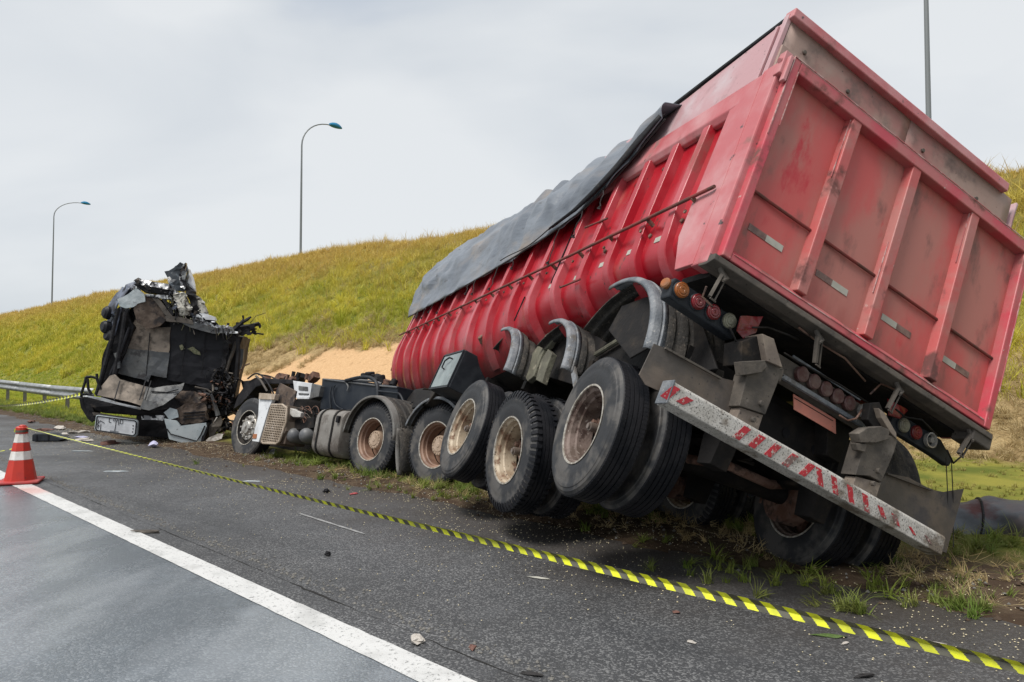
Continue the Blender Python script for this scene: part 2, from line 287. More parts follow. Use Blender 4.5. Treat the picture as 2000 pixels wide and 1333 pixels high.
# ---------------------------------------------------------------- setting: road, ground, embankment
TH = math.atan(1455 / F)
DR = Vector((-math.sin(TH), math.cos(TH), 0)); NR = Vector((math.cos(TH), math.sin(TH), 0))
def sp(s, p, z=0.0): return DR * s + NR * p + Vector((0, 0, z))
def crest(s):
    xs = [-60, 3.7, 24, 44, 80, 134, 300]; ys = [6.0, 7.05, 8.3, 8.95, 9.2, 9.15, 9.6]
    return float(np.interp(s, xs, ys))
def hgt(s, p):
    """terrain height: verge, flat strip, embankment, plateau"""
    if p < 5.6: z = -.035 + .06 * max(0, (p - 4.7)) / .9
    elif p < 12: z = .025 + .10 * (p - 5.6) / 6.4
    elif p < 25:
        t = (p - 12) / 13.0; zc = crest(s); z = .125 + (zc - .125) * (t * .93 + .07 * math.sin(t * math.pi / 2) ** 2 - .05 * math.sin(t * math.pi * 2) * .5)
        z = .125 + (z - .125) * min(1, .55 + (p - 12) / 2.2)
    else: z = crest(s) + .02 * (p - 25)
    a = min(1.0, max(0.0, (p - 5.2) / 2)); q = Vector((s * .5, p * .5, 0))
    z += a * (noise.noise(q) * .06 + noise.noise(q * 3.1) * .03)
    if p > 13: z += (noise.noise(Vector((s * .12, p * .2, 3))) * .36 + noise.noise(Vector((s * .5, p * .7, 9))) * .20) * min(1, (p - 13) / 4)
    if 5.0 < p < 6.6: z += noise.noise(Vector((s * 3, p * 3, 1))) * .025
    return z
def shader(name):
    m = bpy.data.materials.new(name); m.use_nodes = True; t = m.node_tree; t.nodes.clear()
    return m, t
class T:
    def __init__(s, name): s.m, s.t = shader(name); s.pos = N(s.t, 'ShaderNodeNewGeometry').outputs['Position']
    def noise(s, sc, det=5, rough=.6, vec=None, off=None):
        n = N(s.t, 'ShaderNodeTexNoise'); n.inputs['Scale'].default_value = sc; n.inputs['Detail'].default_value = det; n.inputs['Roughness'].default_value = rough
        v = vec or s.pos
        if off: v = s.vadd(v, off)
        s.t.links.new(v, n.inputs[0]); return n.outputs[0]
    def vadd(s, v, off):
        o = N(s.t, 'ShaderNodeVectorMath'); o.inputs[1].default_value = off; s.t.links.new(v, o.inputs[0]); return o.outputs[0]
    def math(s, op, a, b=0.0, c=None):
        n = N(s.t, 'ShaderNodeMath'); n.operation = op
        for i, q in enumerate((a, b, c)):
            if q is None: continue
            if isinstance(q, (int, float)): n.inputs[i].default_value = q
            else: s.t.links.new(q, n.inputs[i])
        return n.outputs[0]
    def step(s, v, lo, hi):
        r = N(s.t, 'ShaderNodeMapRange'); r.interpolation_type = 'SMOOTHSTEP'; r.inputs[1].default_value = lo; r.inputs[2].default_value = hi
        s.t.links.new(v, r.inputs[0]); return r.outputs[0]
    def rng(s, v, a, b, c, d):
        r = N(s.t, 'ShaderNodeMapRange'); 
        for i, q in enumerate((a, b, c, d)): r.inputs[i + 1].default_value = q
        s.t.links.new(v, r.inputs[0]); return r.outputs[0]
    def dot(s, vec):
        n = N(s.t, 'ShaderNodeVectorMath'); n.operation = 'DOT_PRODUCT'; s.t.links.new(s.pos, n.inputs[0]); n.inputs[1].default_value = tuple(vec); return n.outputs['Value']
    def mix(s, f, a, b, mode='MIX'):
        x = N(s.t, 'ShaderNodeMix'); x.data_type = 'RGBA'; x.blend_type = mode
        if isinstance(f, (int, float)): x.inputs[0].default_value = f
        else: s.t.links.new(f, x.inputs[0])
        for k, v in ((6, a), (7, b)):
            if isinstance(v, tuple): x.inputs[k].default_value = v + (1,)
            else: s.t.links.new(v, x.inputs[k])
        return x.outputs[2]
    def out(s, col, rough=.9, bump=None, bs=.5, bd=.01, spec=.5):
        b = N(s.t, 'ShaderNodeBsdfPrincipled'); o = N(s.t, 'ShaderNodeOutputMaterial'); s.t.links.new(b.outputs[0], o.inputs[0])
        if isinstance(col, tuple): b.inputs['Base Color'].default_value = col + (1,)
        else: s.t.links.new(col, b.inputs['Base Color'])
        if isinstance(rough, (int, float)): b.inputs['Roughness'].default_value = rough
        else: s.t.links.new(rough, b.inputs['Roughness'])
        b.inputs['Specular IOR Level'].default_value = spec
        if bump is not None:
            u = N(s.t, 'ShaderNodeBump'); u.inputs['Strength'].default_value = bs; u.inputs['Distance'].default_value = bd; s.t.links.new(bump, u.inputs['Height']); s.t.links.new(u.outputs[0], b.inputs['Normal'])
        return s.m
def voro(t, sc, feature='F1'):
    n = N(t.t, 'ShaderNodeTexVoronoi'); n.inputs['Scale'].default_value = sc; n.feature = feature; t.t.links.new(t.pos, n.inputs[0]); return n
def asphalt(name, base, light, rlo, rhi, wet, damp):
    t = T(name); v = voro(t, 95); r = N(t.t, 'ShaderNodeSeparateColor'); t.t.links.new(v.outputs['Color'], r.inputs[0])
    agg = r.outputs[0]
    big = t.noise(.55, 4); mid = t.noise(3.0, 5, off=(5, 2, 0)); fine = t.noise(160, 2)
    c = t.mix(t.math('MULTIPLY', t.step(agg, .55, .98), .7), base, light)
    c = t.mix(t.math('MULTIPLY', t.step(fine, .5, .7), .5), c, tuple(x * 1.9 for x in base))
    c = t.mix(t.math('MULTIPLY', t.step(big, .38, .66), .55), c, tuple(x * .62 for x in base))
    c = t.mix(t.math('MULTIPLY', t.step(mid, .52, .72), .4), c, tuple(x * 1.7 for x in base))
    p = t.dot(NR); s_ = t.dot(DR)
    # soil and spilt dust towards the verge, spread wider to paint shade beside the trailer
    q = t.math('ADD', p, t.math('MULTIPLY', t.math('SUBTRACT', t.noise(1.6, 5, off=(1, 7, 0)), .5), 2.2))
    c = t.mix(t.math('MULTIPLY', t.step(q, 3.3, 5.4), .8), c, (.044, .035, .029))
    rough = t.rng(t.noise(.8, 4, off=(9, 1, 0)), .35, .65, rlo, rhi)
    if damp:   # streaks along the driving direction
        mp = N(t.t, 'ShaderNodeMapping'); mp.inputs['Rotation'].default_value = (0, 0, -TH); mp.inputs['Scale'].default_value = (.9, .30, 1); t.t.links.new(t.pos, mp.inputs[0])
        st = t.noise(1.0, 4, vec=mp.outputs[0]); f = t.step(st, .44, .62)
        c = t.mix(t.math('MULTIPLY', f, .40), c, tuple(x * 1.15 for x in light)); 
        rough = t.rng(st, .35, .65, rhi, rlo)
    h = t.math('ADD', t.math('MULTIPLY', v.outputs['Distance'], -1.0), t.math('MULTIPLY', fine, .4))
    return t.out(c, rough, h, .55 if not damp else .28, .006, spec=wet)
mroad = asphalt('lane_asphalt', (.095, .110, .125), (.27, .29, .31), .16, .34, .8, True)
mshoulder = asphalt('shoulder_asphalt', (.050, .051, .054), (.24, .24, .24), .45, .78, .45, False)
def struct(b, name, m, **k):
    o = b.build(name, m, **k); o['kind'] = 'structure'; return o
# ground base, lane, shoulder, line
b = B(); b.add([(-1500, -1500, -.12), (1500, -1500, -.12), (1500, 1500, -.12), (-1500, 1500, -.12)], [(0, 1, 2, 3)])
tg = T('far_ground'); struct(b, 'ground', tg.out(tg.mix(tg.step(tg.noise(.05, 6), .4, .6), (.07, .09, .03), (.11, .12, .05))))
S0, S1 = -60, 420
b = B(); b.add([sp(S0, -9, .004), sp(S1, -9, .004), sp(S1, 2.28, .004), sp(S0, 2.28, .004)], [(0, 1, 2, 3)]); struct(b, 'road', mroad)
b = B(); b.add([sp(S0, -25, -.02), sp(S1, -25, -.02), sp(S1, -9, -.02), sp(S0, -9, -.02)], [(0, 1, 2, 3)])
tm = T('median_grass'); struct(b, 'median_ground', tm.out(tm.mix(tm.step(tm.noise(1, 6), .4, .6), (.05, .08, .02), (.10, .11, .04))))
# shoulder: broken crack edge against the lane, ragged edge to the soil
b = B(); vs = []; n = 900
ss = [S0 + (S1 - S0) * 0 for _ in ()]
sl_ = list(np.arange(-12, 40, .08)) + list(np.arange(40, 420, 4)); sl_ = [-60.0] + sl_
for s in sl_:
    e0 = 2.29
    e1 = 5.42 + .20 * noise.noise(Vector((s * .7, 5, 0))) + .10 * noise.noise(Vector((s * 4, 8, 0)))
    vs += [sp(s, e0, .002), sp(s, (e0 + e1) / 2, .002), sp(s, e1 - .25, .000), sp(s, e1, -.03)]
b.add(vs, [(i * 4 + j, i * 4 + 4 + j, i * 4 + 5 + j, i * 4 + 1 + j) for i in range(len(sl_) - 1) for j in range(3)])
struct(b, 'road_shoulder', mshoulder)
b = B(); vs = []
for s in sl_:
    e0 = 2.56 + .018 * noise.noise(Vector((s * 1.6, 0, 0))) + .014 * noise.noise(Vector((s * 11, 2, 0))); wd = max(.0008, .002 + .016 * noise.noise(Vector((s * 1.3, 4, 0))) + .006 * noise.noise(Vector((s * 15, 9, 0))))
    vs += [sp(s, e0 - wd, .0045), sp(s, e0 + wd, .0045)]
b.add(vs, [(i * 2, i * 2 + 2, i * 2 + 3, i * 2 + 1) for i in range(len(sl_) - 1)]); struct(b, 'road_crack', mat('dark_crack', (.014, .013, .012), rough=1))
b = B(); b.add([sp(S0, 2.2, -.012), sp(S1, 2.2, -.012), sp(S1, 5.6, -.05), sp(S0, 5.6, -.05)], [(0, 1, 2, 3)])
struct(b, 'road_bed', mat('dark_crack_soil', (.02, .018, .015), rough=1))
tl = T('line_paint'); f = tl.step(tl.noise(45, 6, .75), .55, .64); f2 = tl.step(tl.noise(3, 5), .45, .7)
cl = tl.mix(f2, (.58, .58, .57), (.44, .44, .43)); cl = tl.mix(tl.math('MULTIPLY', f, .8), cl, (.12, .12, .12))
# reddish reflection of the cone, painted into the line colour
pc = gpt(60, 960); ds = N(tl.t, 'ShaderNodeVectorMath'); ds.operation = 'DISTANCE'; tl.t.links.new(tl.pos, ds.inputs[0]); ds.inputs[1].default_value = tuple(pc)
cl = tl.mix(tl.math('MULTIPLY', tl.math('SUBTRACT', 1.0, tl.step(tl.math('ADD', ds.outputs['Value'], tl.math('MULTIPLY', tl.noise(9, 4), .5)), .35, .75)), .45), cl, (.55, .16, .12))
ml = tl.out(cl, .5, tl.noise(120, 3), .3, .004)
b = B(); vs = []; sl2 = list(np.arange(-6, 30, .1)) + [60, 120, 420]
for s in sl2:
    vs += [sp(s, 2.185 + .006 * noise.noise(Vector((s * 6, 0, 4))), .008), sp(s, 2.375 + .007 * noise.noise(Vector((s * 7, 3, 4))), .008)]
b.add(vs, [(i * 2, i * 2 + 2, i * 2 + 3, i * 2 + 1) for i in range(len(sl2) - 1)]); struct(b, 'road_line', ml)
b = B(); q0, q1 = gpt(585, 1003, .007), gpt(712, 1043, .007); vs = []
for i in range(13):
    t_ = i / 12; c_ = q0.lerp(q1, t_); wv = .016 + .014 * noise.noise(Vector((i * .8, 1, 1))); vs += [c_ - NR * wv, c_ + NR * wv]
b.add(vs, [(i * 2, i * 2 + 2, i * 2 + 3, i * 2 + 1) for i in range(12)]); struct(b, 'road_scuff_line', mat('worn_scuff', (.17, .17, .17), (.27, .27, .27), sc=20, rough=.8))
# terrain
S_ = list(np.arange(-16, 45, .22)) + list(np.arange(45, 110, .9)) + list(np.arange(110, 420, 5.0)); S_ = [-120, -60, -30] + S_
P_ = list(np.arange(4.6, 8, .12)) + list(np.arange(8, 12, .3)) + list(np.arange(12, 28, .35)) + [30, 34, 40, 60, 120, 400]
b = B(); b.add([sp(s, p, hgt(s, p)) for s in S_ for p in P_], [(i * len(P_) + j, (i + 1) * len(P_) + j, (i + 1) * len(P_) + j + 1, i * len(P_) + j + 1) for i in range(len(S_) - 1) for j in range(len(P_) - 1)])
t = T('embankment_soil'); p = t.dot(NR); s_ = t.dot(DR)
pn = t.math('ADD', p, t.math('MULTIPLY', t.math('SUBTRACT', t.noise(.7, 5), .5), 2.4))
grass = t.mix(t.step(t.noise(1.1, 6), .35, .65), (.10, .12, .018), (.24, .22, .04))
soil = t.mix(t.step(t.noise(5, 6), .4, .65), (.055, .035, .022), (.10, .070, .045))
c = t.mix(t.step(pn, 5.9, 6.8), soil, grass)
straw = t.mix(t.step(t.noise(6, 6), .35, .65), (.22, .15, .07), (.38, .28, .14))
sm = t.math('MULTIPLY', t.math('MULTIPLY', t.step(pn, 11.9, 12.3), t.math('SUBTRACT', 1, t.step(pn, 15.8, 16.9))), t.math('SUBTRACT', 1, t.step(s_, 31, 35)))
c = t.mix(sm, c, straw)
c = t.mix(t.step(pn, 16.0, 17.0), c, grass)
c = t.mix(t.math('MULTIPLY', t.step(pn, 19.5, 23), .6), c, (.20, .14, .045))
# spilt grain
def ell(cs, cp, rs, rp):
    a = t.math('DIVIDE', t.math('SUBTRACT', s_, cs), rs); bb = t.math('DIVIDE', t.math('SUBTRACT', p, cp), rp)
    d = t.math('SQRT', t.math('ADD', t.math('MULTIPLY', a, a), t.math('MULTIPLY', bb, bb)))
    return t.math('ADD', d, t.math('MULTIPLY', t.math('SUBTRACT', t.noise(.8, 6), .5), .7))
gm = t.math('SUBTRACT', 1, t.step(ell(18.5, 12.2, 12.0, 4.1), .92, 1.06))
gc = t.mix(t.step(t.noise(14, 5), .4, .65), (.50, .315, .165), (.58, .385, .21)); gc = t.mix(t.step(t.noise(3.2, 6, .7, off=(3, 3, 3)), .55, .68), gc, (.38, .24, .12))
c = t.mix(gm, c, gc)
hb = t.math('ADD', t.noise(9, 6), t.math('MULTIPLY', t.noise(60, 4), .3))
terr = struct(b, 'embankment_terrain', t.out(c, .95, hb, .8, .05, spec=.2), smooth=True, sharp=180)

# ---- grass: point clouds carrying tufts
def tuft_mesh(name, m, nb, ln, wd, lean, seed, seg=3, droop=1.0):
    rnd = random.Random(seed); vs = []; fs = []
    for k in range(nb):
        a = rnd.uniform(0, 6.283); r0 = rnd.uniform(0, .10) * (ln / .35); x, y = r0 * math.cos(a), r0 * math.sin(a)
        h = ln * rnd.uniform(.45, 1.0); d = rnd.uniform(0, 6.283); le = lean * rnd.uniform(.2, 1.1); w0 = wd * rnd.uniform(.6, 1.2)
        px, py = -math.sin(d) * w0, math.cos(d) * w0; o = len(vs)
        for q in range(seg + 1):
            tt = q / seg; cx = x + math.cos(d) * le * h * tt ** 1.7; cy = y + math.sin(d) * le * h * tt ** 1.7; cz = h * (tt - .35 * le * droop * tt * tt)
            ww = 1 - tt ** 1.5
            if q < seg: vs += [(cx - px * ww, cy - py * ww, cz), (cx + px * ww, cy + py * ww, cz)]
            else: vs += [(cx, cy, cz)]
        for q in range(seg - 1): fs.append((o + 2 * q, o + 2 * q + 1, o + 2 * q + 3, o + 2 * q + 2))
        q = seg - 1; fs.append((o + 2 * q, o + 2 * q + 1, o + 2 * q + 2))
    me = bpy.data.meshes.new(name); me.from_pydata(vs, [], fs); me.materials.append(m); me.update(); return me
def grass_mat(name, c1, c2, c3, sc=.35, dry=None):
    """colour by clump (place) and by tuft"""
    t = T(name); oi = N(t.t, 'ShaderNodeObjectInfo')
    f = t.step(t.noise(sc, 5, .65), .38, .62); c = t.mix(f, c1, c2)
    c = t.mix(t.math('MULTIPLY', oi.outputs['Random'], .55), c, c3)
    if dry:
        p = t.math('ADD', t.dot(NR), t.math('MULTIPLY', t.math('SUBTRACT', t.noise(.30, 4, off=(4, 4, 4)), .5), 9.0))
        c = t.mix(t.math('MULTIPLY', t.step(p, dry[0], dry[1]), .85), c, dry[2])
    b = N(t.t, 'ShaderNodeBsdfPrincipled'); tr = N(t.t, 'ShaderNodeBsdfTranslucent'); mx = N(t.t, 'ShaderNodeMixShader'); o = N(t.t, 'ShaderNodeOutputMaterial')
    b.inputs['Roughness'].default_value = .7; b.inputs['Specular IOR Level'].default_value = .25
    t.t.links.new(c, b.inputs['Base Color']); t.t.links.new(c, tr.inputs[0]); mx.inputs[0].default_value = .3
    t.t.links.new(b.outputs[0], mx.inputs[1]); t.t.links.new(tr.outputs[0], mx.inputs[2]); t.t.links.new(mx.outputs[0], o.inputs[0]); return t.m
def scatter(name, pts, meshes, label, cat='grass'):
    """pts: (location, scale, lean x, lean y) list; one object of kind stuff, tufts by geometry nodes"""
    lib = bpy.data.collections.new(name + '_kinds')
    for i, me in enumerate(meshes): lib.objects.link(bpy.data.objects.new(name + '_tuft', me))
    me = bpy.data.meshes.new(name); n = len(pts); me.vertices.add(n)
    me.vertices.foreach_set('co', np.array([q[0] for q in pts], float).ravel())
    a = me.attributes.new('rot', 'FLOAT_VECTOR', 'POINT'); a.data.foreach_set('vector', np.array([(q[2], q[3], random.uniform(0, 6.28)) for q in pts], float).ravel())
    a = me.attributes.new('scl', 'FLOAT', 'POINT'); a.data.foreach_set('value', np.array([q[1] for q in pts], float))
    o = bpy.data.objects.new(name, me); COL.objects.link(o)
    g = bpy.data.node_groups.new(name, 'GeometryNodeTree'); g.interface.new_socket('Geometry', in_out='INPUT', socket_type='NodeSocketGeometry'); g.interface.new_socket('Geometry', in_out='OUTPUT', socket_type='NodeSocketGeometry')
    gi = g.nodes.new('NodeGroupInput'); go = g.nodes.new('NodeGroupOutput'); ip = g.nodes.new('GeometryNodeInstanceOnPoints'); ci = g.nodes.new('GeometryNodeCollectionInfo')
    ci.inputs[0].default_value = lib; ci.inputs['Separate Children'].default_value = True
    na = g.nodes.new('GeometryNodeInputNamedAttribute'); na.data_type = 'FLOAT_VECTOR'; na.inputs[0].default_value = 'rot'
    nb = g.nodes.new('GeometryNodeInputNamedAttribute'); nb.data_type = 'FLOAT'; nb.inputs[0].default_value = 'scl'
    er = g.nodes.new('FunctionNodeEulerToRotation')
    ip.inputs['Pick Instance'].default_value = True
    L = g.links.new; L(gi.outputs[0], ip.inputs['Points']); L(ci.outputs[0], ip.inputs['Instance']); L(na.outputs[0], er.inputs[0]); L(er.outputs[0], ip.inputs['Rotation']); L(nb.outputs[0], ip.inputs['Scale']); L(ip.outputs[0], go.inputs[0])
    md = o.modifiers.new('scatter', 'NODES'); md.node_group = g
    o['kind'] = 'stuff'; o['label'] = label; o['category'] = cat
    return o
def ingrain(s, p, k=1.0):
    d = math.hypot((s - 18.5) / 12.0, (p - 12.2) / 4.1) + noise.noise(Vector((s * .8, p * .8, 2))) * .35
    return d < k
def plim(s): return float(np.interp(s, [2, 8, 17, 30, 35], [14.3, 14.8, 17.0, 17.2, 14.2]))
def shadowed(s, p): return 0 < s < 16 and 5.6 < p < 9.2
G_slope = grass_mat('slope_grass', (.30, .34, .022), (.60, .54, .055), (.68, .56, .14), .42, dry=(17.5, 25.5, (.62, .43, .14)))
G_short = grass_mat('short_grass', (.30, .39, .03), (.48, .50, .055), (.52, .46, .11), .5)
G_straw = grass_mat('dry_straw', (.46, .35, .17), (.56, .45, .25), (.30, .21, .10), 1.2)
G_verge = grass_mat('verge_grass', (.10, .17, .022), (.19, .24, .035), (.26, .24, .09), 1.5)
def pts_region(s0, s1, p0, p1, dens, smin, smax, keep=None, lean=.25, q0=0.0):
    n = int((s1 - s0) * (p1 - p0) * dens); out = []
    for _ in range(n):
        s = random.uniform(s0, s1); p = random.uniform(p0, p1)
        if keep and not keep(s, p): continue
        out.append((sp(s, p, hgt(s, p) - .01), random.uniform(smin, smax), random.gauss(0, lean), random.gauss(0, lean)))
    return out
tall = [tuft_mesh('tall_tuft', G_slope, 16, .42, .007, .7, i) for i in range(4)]
far = [tuft_mesh('far_tuft', G_slope, 14, .5, .016, .7, 20 + i, seg=2) for i in range(3)]
slope_keep = lambda s, p: p + noise.noise(Vector((s * .6, p * .3, 7))) * 1.4 > plim(s) - .3
pts = pts_region(-6, 40, 13.0, 26.5, 34, .5, 1.25, slope_keep)
pts = [(q[0], q[1] * (1 + .55 * noise.noise(Vector(q[0]) * .9)), q[2], q[3]) for q in pts]
pts += [(q[0], q[1] * 1.9, q[2], q[3]) for q in pts_region(-6, 55, 15.5, 27, 2.0, .7, 1.2)]
scatter('embankment_grass', pts, tall, 'tall green and golden grass covering the near embankment')
pts = pts_region(40, 75, 13, 26.5, 14, .8, 1.5, slope_keep) + pts_region(75, 150, 13, 26.5, 5, 1.1, 2.0, slope_keep) + pts_region(150, 380, 13, 28, 1.2, 2.0, 3.5)
scatter('distant_grass', pts, far, 'golden topped grass on the far end of the embankment')
G_dryturf = grass_mat('dry_turf', (.22, .24, .035), (.36, .32, .09), (.40, .32, .13), .9)
turf = [tuft_mesh('turf_tuft', G_dryturf, 14, .10, .005, .9, 140 + i, seg=2) for i in range(3)]
stems = [tuft_mesh('dead_stem_tuft', G_straw, 9, .75, .006, .6, 160 + i) for i in range(3)]
pts = [q for q in pts_region(-6, 60, 13.5, 26.5, 3.2, .5, 1.15, slope_keep) if noise.noise(Vector(q[0]) * .45) > -.02]
scatter('dead_stems', pts, stems, 'tall dead straw stems standing in clumps on the green slope', 'dry stems')
short = [tuft_mesh('short_tuft', G_short, 14, .11, .005, .9, 40 + i, seg=2) for i in range(3)]
sf = lambda s, p: not ingrain(s, p, 1.05) and not (11.0 < s < 18.6 and p < 7.6)
pts = pts_region(-6, 22, 7.6, 12.4, 55, .5, 1.1, lambda s, p: sf(s, p) and (noise.noise(Vector((s * 1.2, p * 1.2, 0))) > -.22))
scatter('dry_turf', pts, turf, 'yellowish short turf on the flat strip behind the trailer')
pts = pts_region(22, 60, 6.2, 14.2, 36, 1.0, 2.0, lambda s, p: sf(s, p) and not (s < 31 and p > 12)) + pts_region(60, 160, 6.0, 14.5, 9, 1.8, 3.2)
scatter('mown_grass', pts, short, 'short mown grass strip between the road and the embankment')
straw = [tuft_mesh('straw_tuft', G_straw, 20, .34, .006, 1.5, 60 + i, seg=3, droop=1.5) for i in range(4)]
pts = pts_region(-6, 34, 11.9, 18.0, 46, .6, 1.2, lambda s, p: not ingrain(s, p, 1.0) and (p - plim(s) - .2 + noise.noise(Vector((s * .5, p * .5, 4))) * 1.5 < 0) and (p > 12.1 or random.random() < .3), lean=.5)
scatter('dry_straw', pts, straw, 'dry straw coloured grass lying along the foot of the embankment', 'straw')
verge = [tuft_mesh('verge_tuft', G_verge, 24, .155, .0042, 1.3, 80 + i, seg=3) for i in range(4)]
def vk(s, p):
    n = noise.noise(Vector((s * 1.4, p * 1.4, 11))) + .5 * noise.noise(Vector((s * 4, p * 4, 3)))
    if 11.0 < s < 18.6 and p < 7.2: return False
    if s > 6: return n > -.12 and p > 5.62 + .25 * noise.noise(Vector((s * 1.1, 0, 2)))
    return n > .02 and p > 5.75
pts = pts_region(-4, 24, 5.5, 7.2, 95, .5, 1.35, vk) + pts_region(24, 70, 5.6, 7.0, 30, .9, 1.7)
# loose tufts the photo shows near the right wheels
for (px, py, k, spread) in ((1860, 1190, 20, .12), (1660, 1195, 7, .08), (1590, 1150, 10, .3), (1760, 1130, 16, .4), (1900, 1150, 14, .3), (1500, 1120, 14, .25), (820, 955, 22, .35), (900, 975, 20, .3), (760, 940, 16, .3), (590, 905, 30, .5), (640, 910, 24, .3), (700, 930, 20, .3), (560, 895, 20, .3), (1390, 1110, 10, .3), (1200, 1060, 6, .3)):
    c0 = gpt(px, py)
    for _ in range(k):
        pp = c0 + Vector((random.gauss(0, spread), random.gauss(0, spread * .6), 0)); pp.z = .0
        pts.append((pp, random.uniform(.5, 1.15), random.gauss(0, .3), random.gauss(0, .3)))
scatter('verge_grass', pts, verge, 'green grass tufts growing along the edge of the shoulder')
pts = []
for _ in range(750):
    s = random.uniform(-3, 9); p = random.gauss(6.1, .45)
    if p < 5.35 or p > 7.6: continue
    pts.append((sp(s, p, hgt(s, p) + .0), random.uniform(.25, .6), random.gauss(0, .9), random.gauss(0, .9)))
scatter('verge_straw', pts, straw, 'flattened dead straw scattered over the churned soil beneath the trailer', 'straw')
# spilt grain and gravel on the asphalt
def pebble(m, name, seed):
    b = B(); rnd = random.Random(seed)
    vs = [(1, 0, 0), (-1, 0, 0), (0, 1, 0), (0, -1, 0), (0, 0, .7), (0, 0, -.4)]; vs = [tuple(c * rnd.uniform(.6, 1.2) * .006 for c in v) for v in vs]
    me = bpy.data.meshes.new(name); me.from_pydata(vs, [], [(0, 2, 4), (2, 1, 4), (1, 3, 4), (3, 0, 4), (2, 0, 5), (1, 2, 5), (3, 1, 5), (0, 3, 5)]); me.materials.append(M[m]); return me
pts = []
for _ in range(15000):
    s = random.uniform(-3, 20); p = min(5.9, 6.1 - abs(random.gauss(0, 1.25)))
    if p < 2.7 or noise.noise(Vector((s * .7, p * .9, 5))) + random.uniform(-.5, .5) < -.1: continue
    pts.append((sp(s, p, .006 if p < 5.3 else hgt(s, p) + .012), random.uniform(.45, 1.25), 0, 0))
scatter('spilt_grain', pts, [pebble('grain', 'grain_kernel', i) for i in range(3)], 'pale grain kernels sprinkled over the shoulder beside the truck', 'grain')
pts = []
for _ in range(3200):
    s = random.uniform(-3, 26); p = 2.62 + abs(random.gauss(0, .07)) if random.random() < .75 else random.gauss(5.5, .22)
    if noise.noise(Vector((s * .9, 1, 5))) < -.25: continue
    pts.append((sp(s, p, .004 if p < 5.2 else hgt(s, min(p, 6)) + .015), random.uniform(.5, 3.0 if p < 4 else 4.0), 0, 0))
cl_pts = []
for _ in range(1500):
    s = random.uniform(-3, 20); p = 5.75 + random.gauss(0, .45)
    if noise.noise(Vector((s * 1.1, p, 8))) < -.1: continue
    cl_pts.append((sp(s, p, .004 if p < 5.3 else hgt(s, p) + .008), random.uniform(1.0, 6.5) * random.random() + .8, 0, 0))
scatter('soil_rubble', cl_pts, [pebble('clod', 'soil_clod', 30 + i) for i in range(3)], 'brown clods of churned soil along the verge under the trailer', 'soil')
scatter('road_gravel', pts, [pebble('stone', 'gravel_stone', 10 + i) for i in range(3)], 'loose grey gravel along the crack and the shoulder edge', 'gravel')
# ---------------------------------------------------------------- wheels
def tyre_prof(R=.52, W=.27, bead=.292, grooves=4):
    """closed section (h, r), h = 0 outer face"""
    p = [(.028, bead - .006), (.012, bead + .004), (.006, bead + .03), (.0, bead + .075), (.0, bead + .105), (.006, R - .085), (.004, R - .08), (.008, R - .055), (.013, R - .05), (.018, R - .028), (.024, R - .024), (.034, R - .008), (.044, R)]
    tr = []; x0, x1 = .044, W - .044; g = grooves; wd = (x1 - x0)
    for i in range(g):
        cx = x0 + wd * (i + 1) / (g + 1)
        tr += [(cx - .005, R), (cx - .003, R - .010), (cx + .003, R - .010), (cx + .005, R)]
    q = [(W - h, r) for h, r in reversed(p)]
    return p + tr + q + [(W - .06, bead - .012), (.06, bead - .012)]
def tyre(name, parent, lugs=0, flat=0.0):
    b = B(); pr = tyre_prof(); b.lathe(pr, (0, 0, 0), (1, 0, 0), 72, closed=True)
    # faces on the tread get the tread material
    L = len(pr); b.m = []
    for i in range(L):
        h, r = pr[i]; h2, r2 = pr[(i + 1) % L]
        b.m += [1 if min(r, r2) > .49 and .03 < (h + h2) / 2 < .24 else 0] * 72
    if lugs:
        b.cm = 1
        for k in range(lugs):
            a = 2 * math.pi * k / lugs
            for h0, h1, off in ((.006, .075, 0), (.195, .264, .5)):
                a0 = a + off * 2 * math.pi / lugs; da = .55 * math.pi / lugs
                vs = []
                for aa in (a0 - da, a0 + da):
                    for (h, r) in ((h0, .455), (h0 + .0, .487), (h0 + .024 if off == 0 else h1 - .024, .532), (h1 if off == 0 else h0, .532), (h1 if off == 0 else h0, .50)):
                        vs.append((h, math.cos(aa) * r, math.sin(aa) * r))
                b.add(vs, [(0, 1, 2, 3, 4), (9, 8, 7, 6, 5), (0, 5, 6, 1), (1, 6, 7, 2), (2, 7, 8, 3), (3, 8, 9, 4), (4, 9, 5, 0)])
    else:
        b.cm = 1
        for k in range(110):   # shoulder sipes as small raised blocks
            a = 2 * math.pi * k / 110; da = .6 * math.pi / 110
            for h0, h1 in ((.040, .078), (.192, .230)):
                vs = [(h, math.cos(aa) * r, math.sin(aa) * r) for aa in (a - da, a + da) for h in (h0, h1) for r in (.510, .5212)]
                b.add(vs, [(0, 1, 3, 2), (4, 6, 7, 5), (0, 4, 5, 1), (2, 3, 7, 6), (1, 5, 7, 3)])
    o = b.build(name, ['tyre', 'tread'], parent, smooth=True, sharp=32)
    return o
